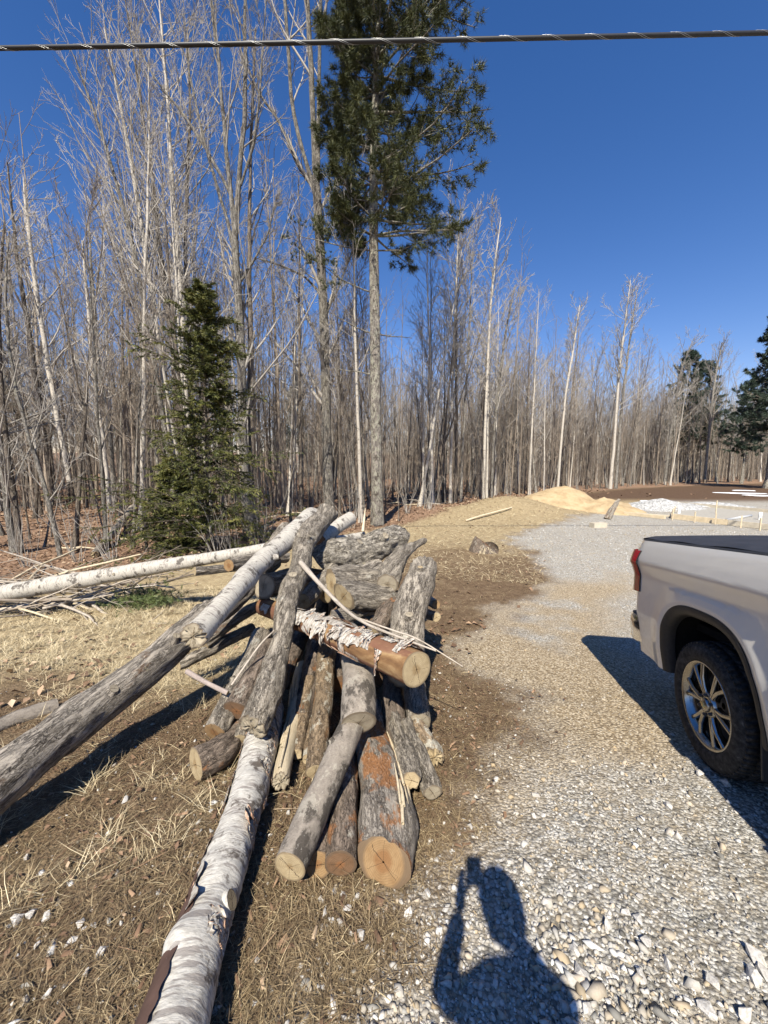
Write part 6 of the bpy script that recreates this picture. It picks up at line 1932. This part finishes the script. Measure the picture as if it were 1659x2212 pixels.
# cab and nose
def hull_part(name, pts, mat, bev=None):
    return obj(name, hull_mesh(name, pts, False, [mat]), TRUCK)
def sym(pts):
    return [(x, s * y, z) for x, y, z in pts for s in (-1, 1)]
hull_part('cab', sym([(.80, .97, .5), (.80, 1.0, .8), (.80, .99, 1.2), (.80, .95, 1.34), (2.95, .97, .5), (2.95, 1.0, .8), (2.95, .98, 1.2), (2.95, .94, 1.32)]), M['paint'])
hull_part('roof', sym([(.84, .93, 1.34), (1.0, .74, 1.9), (1.3, .76, 1.94), (2.1, .75, 1.93), (2.35, .72, 1.88), (3.05, .90, 1.34)]), M['paint'])
for sg in (-1, 1):
    hull_part('side_window', [(.98, sg * .935, 1.37), (1.12, sg * .80, 1.83), (1.78, sg * .81, 1.85), (1.78, sg * .945, 1.37), (1.12, sg * .74, 1.83), (1.78, sg * .74, 1.85)], M['glass'])
    hull_part('side_window', [(1.86, sg * .945, 1.37), (1.86, sg * .81, 1.85), (2.28, sg * .78, 1.82), (2.85, sg * .93, 1.37), (1.86, sg * .74, 1.85), (2.28, sg * .7, 1.82)], M['glass'])
    hull_part('door_mirror', [(2.55, sg * .93, 1.28), (2.75, sg * .93, 1.28), (2.55, sg * 1.0, 1.30), (2.72, sg * 1.0, 1.30), (2.55, sg * .93, 1.52), (2.75, sg * .93, 1.50), (2.55, sg * 1.0, 1.52), (2.70, sg * 1.0, 1.50)], M['paint'])
    hull_part('head_lamp', [(4.45, sg * .62, .96), (4.45, sg * .96, .96), (4.66, sg * .62, .98), (4.56, sg * .96, .98), (4.45, sg * .62, 1.12), (4.45, sg * .96, 1.12), (4.64, sg * .62, 1.1), (4.54, sg * .96, 1.1)], M['glass'])
    for dz in (0, 1):
        hull_part('door_handle', [(1.05 + dz * .95, sg * .985, 1.10), (1.24 + dz * .95, sg * .985, 1.10), (1.05 + dz * .95, sg * 1.02, 1.11), (1.24 + dz * .95, sg * 1.02, 1.11), (1.05 + dz * .95, sg * .985, 1.135), (1.24 + dz * .95, sg * .985, 1.135), (1.06 + dz * .95, sg * 1.02, 1.13), (1.23 + dz * .95, sg * 1.02, 1.13)], M['chrome'])
hull_part('windshield', sym([(2.36, .66, 1.865), (2.40, .66, 1.875), (3.05, .82, 1.37), (3.12, .82, 1.38)]), M['glass'])
hull_part('rear_window', sym([(.86, .78, 1.42), (.84, .78, 1.42), (.97, .66, 1.80), (.93, .66, 1.80)]), M['glass'])
hull_part('hood', sym([(2.95, .97, 1.0), (2.95, .94, 1.32), (2.95, .5, 1.40), (4.5, .93, 1.0), (4.5, .90, 1.14), (4.62, .6, 1.14), (4.45, .5, 1.24), (4.66, .55, 1.0)]), M['paint'])
hull_part('front_body', sym([(2.95, .95, 1.0), (2.95, .95, .80), (3.2, .95, .98), (4.3, .95, .98), (4.55, .92, .98), (4.55, .92, .6), (4.68, .5, .6), (4.7, .5, .98), (4.3, .95, .8)]), M['paint'])
hull_part('grille', sym([(4.60, .6, .70), (4.715, .45, .70), (4.715, .45, 1.08), (4.60, .6, 1.08)]), M['blackplastic'])
hull_part('front_bumper', sym([(4.4, .98, .42), (4.75, .7, .42), (4.78, .4, .42), (4.4, .98, .66), (4.75, .7, .66), (4.78, .4, .66)]), M['chrome'])

# ------------------------------------------------------------------ the person taking the picture, standing behind the camera
M['jacket'] = plain('dark_jacket_cloth', (.05, .055, .07), .85, .2, var=.2, vs=20)
M['jeans'] = plain('denim', (.07, .09, .14), .9, .2, var=.2, vs=40)
M['skin'] = plain('skin', (.55, .36, .27), .55, .35, var=.06)
M['boots'] = plain('brown_boot_leather', (.10, .06, .035), .6, .3, var=.2)
M['hair'] = plain('short_brown_hair', (.05, .035, .025), .7, .3, var=.3, vs=60)
M['phone'] = plain('black_phone_glass', (.02, .02, .022), .15, .5, var=.05)
def skin_mesh(name, verts, edges, radii, mats, parent, root=0, sub=2):
    me = bpy.data.meshes.new(name)
    me.from_pydata(verts, edges, [])
    o = bpy.data.objects.new(name, me); COL.objects.link(o); o.parent = parent
    md = o.modifiers.new('skin', 'SKIN'); md.use_smooth_shade = True
    for i, r in enumerate(radii):
        sv = me.skin_vertices[0].data[i]
        sv.radius = r if isinstance(r, tuple) else (r, r)
        sv.use_root = (i == root)
    sb = o.modifiers.new('sub', 'SUBSURF'); sb.levels = sub; sb.render_levels = sub
    me.materials.append(mats)
    return o
def person():
    bx, by = PX, PY
    gz = Gz(bx, by)
    root = thing('person', 'person in dark jacket holding up a phone, seen as a shadow on the gravel', 'person', (bx, by, gz))
    o = np.array([bx, by, gz])
    L = lambda *p: tuple(np.array(p) - o)
    ph = np.array([PHX, -.035, 1.60])     # middle of the phone
    hl = ph + np.array([-.050, -.02, -.055]); hr = ph + np.array([.055, -.02, -.06])
    hd = np.array([bx - .01, by + .05, gz + 1.70])
    V = [(0, 0, .98), (0, 0, 1.15), (0, .0, 1.32), (0, .01, 1.47), (0, .02, 1.555),
         (-.09, .0, 1.47), (-.155, .0, 1.44), None, None, (.09, .0, 1.47), (.155, .0, 1.44), None, None,
         (-.10, 0, .92), (-.12, .02, .50), (-.13, -.02, .10), (.10, 0, .92), (.12, .02, .50), (.13, -.02, .10)]
    V[7] = L(bx - .20, by + .26, gz + 1.18); V[8] = L(*(hl + np.array([-.03, -.05, -.06])))
    V[11] = L(bx + .20, by + .18, gz + 1.22); V[12] = L(*(hr + np.array([.03, -.05, -.06])))
    E = [(0, 1), (1, 2), (2, 3), (3, 4), (3, 5), (5, 6), (6, 7), (7, 8), (3, 9), (9, 10), (10, 11), (11, 12), (0, 13), (13, 14), (14, 15), (0, 16), (16, 17), (17, 18)]
    R = [(.14, .11), (.14, .105), (.14, .11), (.11, .10), (.058, .058), (.085, .08), (.062, .062), .048, .034, (.085, .08), (.062, .062), .048, .034, (.10, .10), .070, .050, (.10, .10), .070, .050]
    body = skin_mesh('body', V, E, R, M['jacket'], root)
    # legs read as jeans by height
    b = NB('clothes')
    zz = b.n('ShaderNodeSeparateXYZ'); b.put(zz.inputs[0], b.coord('Object'))
    n = b.noise(b.coord('Object'), 40, 4)
    c = b.mix(b.ramp(zz.outputs[2], [(.90, 1.0), (.905, 0.0)], 'CONSTANT'), b.ramp(n, [(.3, (.04, .045, .06)), (.7, (.065, .07, .085))]), b.ramp(n, [(.3, (.05, .065, .10)), (.7, (.09, .11, .16))]))
    body.data.materials[0] = b.fin(c, .9, .2)
    # head
    import bmesh
    bm = bmesh.new(); bmesh.ops.create_uvsphere(bm, u_segments=28, v_segments=20, radius=1)
    for v in bm.verts:
        x, y, z = v.co
        w = 1 - .22 * max(0, -z) ** 1.5
        v.co = (x * .086 * w, y * .098 * (1 - .12 * max(0, -z)) + (.012 if y > 0 and z < 0 else 0), z * .125)
        if y > .75 and abs(x) < .22 and -.25 < z < .25:
            v.co.y += .022 * (1 - abs(x) / .22) * (1 - max(0, z) * 3)
    for sx in (-1, 1):
        r_ = bmesh.ops.create_uvsphere(bm, u_segments=8, v_segments=6, radius=.5)
        for v in r_['verts']:
            v.co = (sx * .080 + v.co.x * .018, v.co.y * .045 - .005, v.co.z * .065)
        r_ = bmesh.ops.create_uvsphere(bm, u_segments=8, v_segments=6, radius=.5)
        for v in r_['verts']:
            v.co = (sx * .032 + v.co.x * .024, .088 + v.co.y * .02, .012 + v.co.z * .016)
    r_ = bmesh.ops.create_uvsphere(bm, u_segments=10, v_segments=6, radius=.5)
    for v in r_['verts']:
        v.co = (v.co.x * .05, .088 + v.co.y * .016, -.06 + v.co.z * .016)
    me = bpy.data.meshes.new('head'); bm.to_mesh(me); bm.free()
    me.materials.append(M['skin'])
    for p in me.polygons: p.use_smooth = True
    ho = obj('head', me, root, L(*hd), (rad(-12), 0, rad(8)))
    bm = bmesh.new(); bmesh.ops.create_uvsphere(bm, u_segments=28, v_segments=16, radius=1)
    bmesh.ops.delete(bm, geom=[v for v in bm.verts if v.co.z < .05 and v.co.y > -.35 or v.co.z < -.5], context='VERTS')
    for v in bm.verts:
        x, y, z = v.co; k = 1.06 + .03 * math.sin(17 * x + 9 * y) * math.cos(13 * z)
        v.co = (x * .092 * k, y * .102 * k, z * .132 * k)
    me = bpy.data.meshes.new('hair'); bm.to_mesh(me); bm.free(); me.materials.append(M['hair'])
    obj('hair', me, ho)
    for sx, h in ((-1, hl), (1, hr)):
        # palm with four fingers behind the phone and the thumb on its face
        Vh = [L(*(h + np.array([sx * .03, -.05, -.06]))), L(*(h + np.array([sx * .022, -.02, -.015]))), L(*(h + np.array([sx * .015, .0, .02])))]
        Eh = [(0, 1), (1, 2)]; Rh = [.030, (.022, .034), (.016, .032)]
        for f in range(4):
            b0 = len(Vh)
            z = .035 - .021 * f
            Vh += [L(*(h + np.array([sx * .016, .006, z]))), L(*(h + np.array([sx * .010, .030, z + .004]))), L(*(h + np.array([-sx * .014, .036, z + .006 - .002 * f])))]
            Eh += [(2, b0), (b0, b0 + 1), (b0 + 1, b0 + 2)]; Rh += [.0095, .0088, .0075]
        b0 = len(Vh)
        Vh += [L(*(h + np.array([sx * .012, -.03, .0]))), L(*(h + np.array([-sx * .004, -.030, .022]))), L(*(h + np.array([-sx * .016, -.026, .040])))]
        Eh += [(1, b0), (b0, b0 + 1), (b0 + 1, b0 + 2)]; Rh += [.012, .0105, .009]
        skin_mesh('hand', Vh, Eh, Rh, M['skin'], root)
        # boots
        Vb = [(sx * .13, -.02, .16), (sx * .13, -.03, .05), (sx * .135, .06, .045), (sx * .14, .17, .035)]
        skin_mesh('boot', Vb, [(0, 1), (1, 2), (2, 3)], [.058, (.052, .05), (.05, .042), (.042, .03)], M['boots'], root)
    p = thing('phone', 'black phone held up by the person, seen only as a shadow', 'phone', tuple(ph))
    obj('phone_body', bevel_box('phone_body', (-.037, -.004, -.076), (.037, .004, .076), .0035, M['phone']), p)
    obj('camera_bump', bevel_box('camera_bump', (-.033, .004, .034), (.003, .0065, .072), .001, M['phone']), p)
PX, PY, PHX = .14, -.36, .075
person()
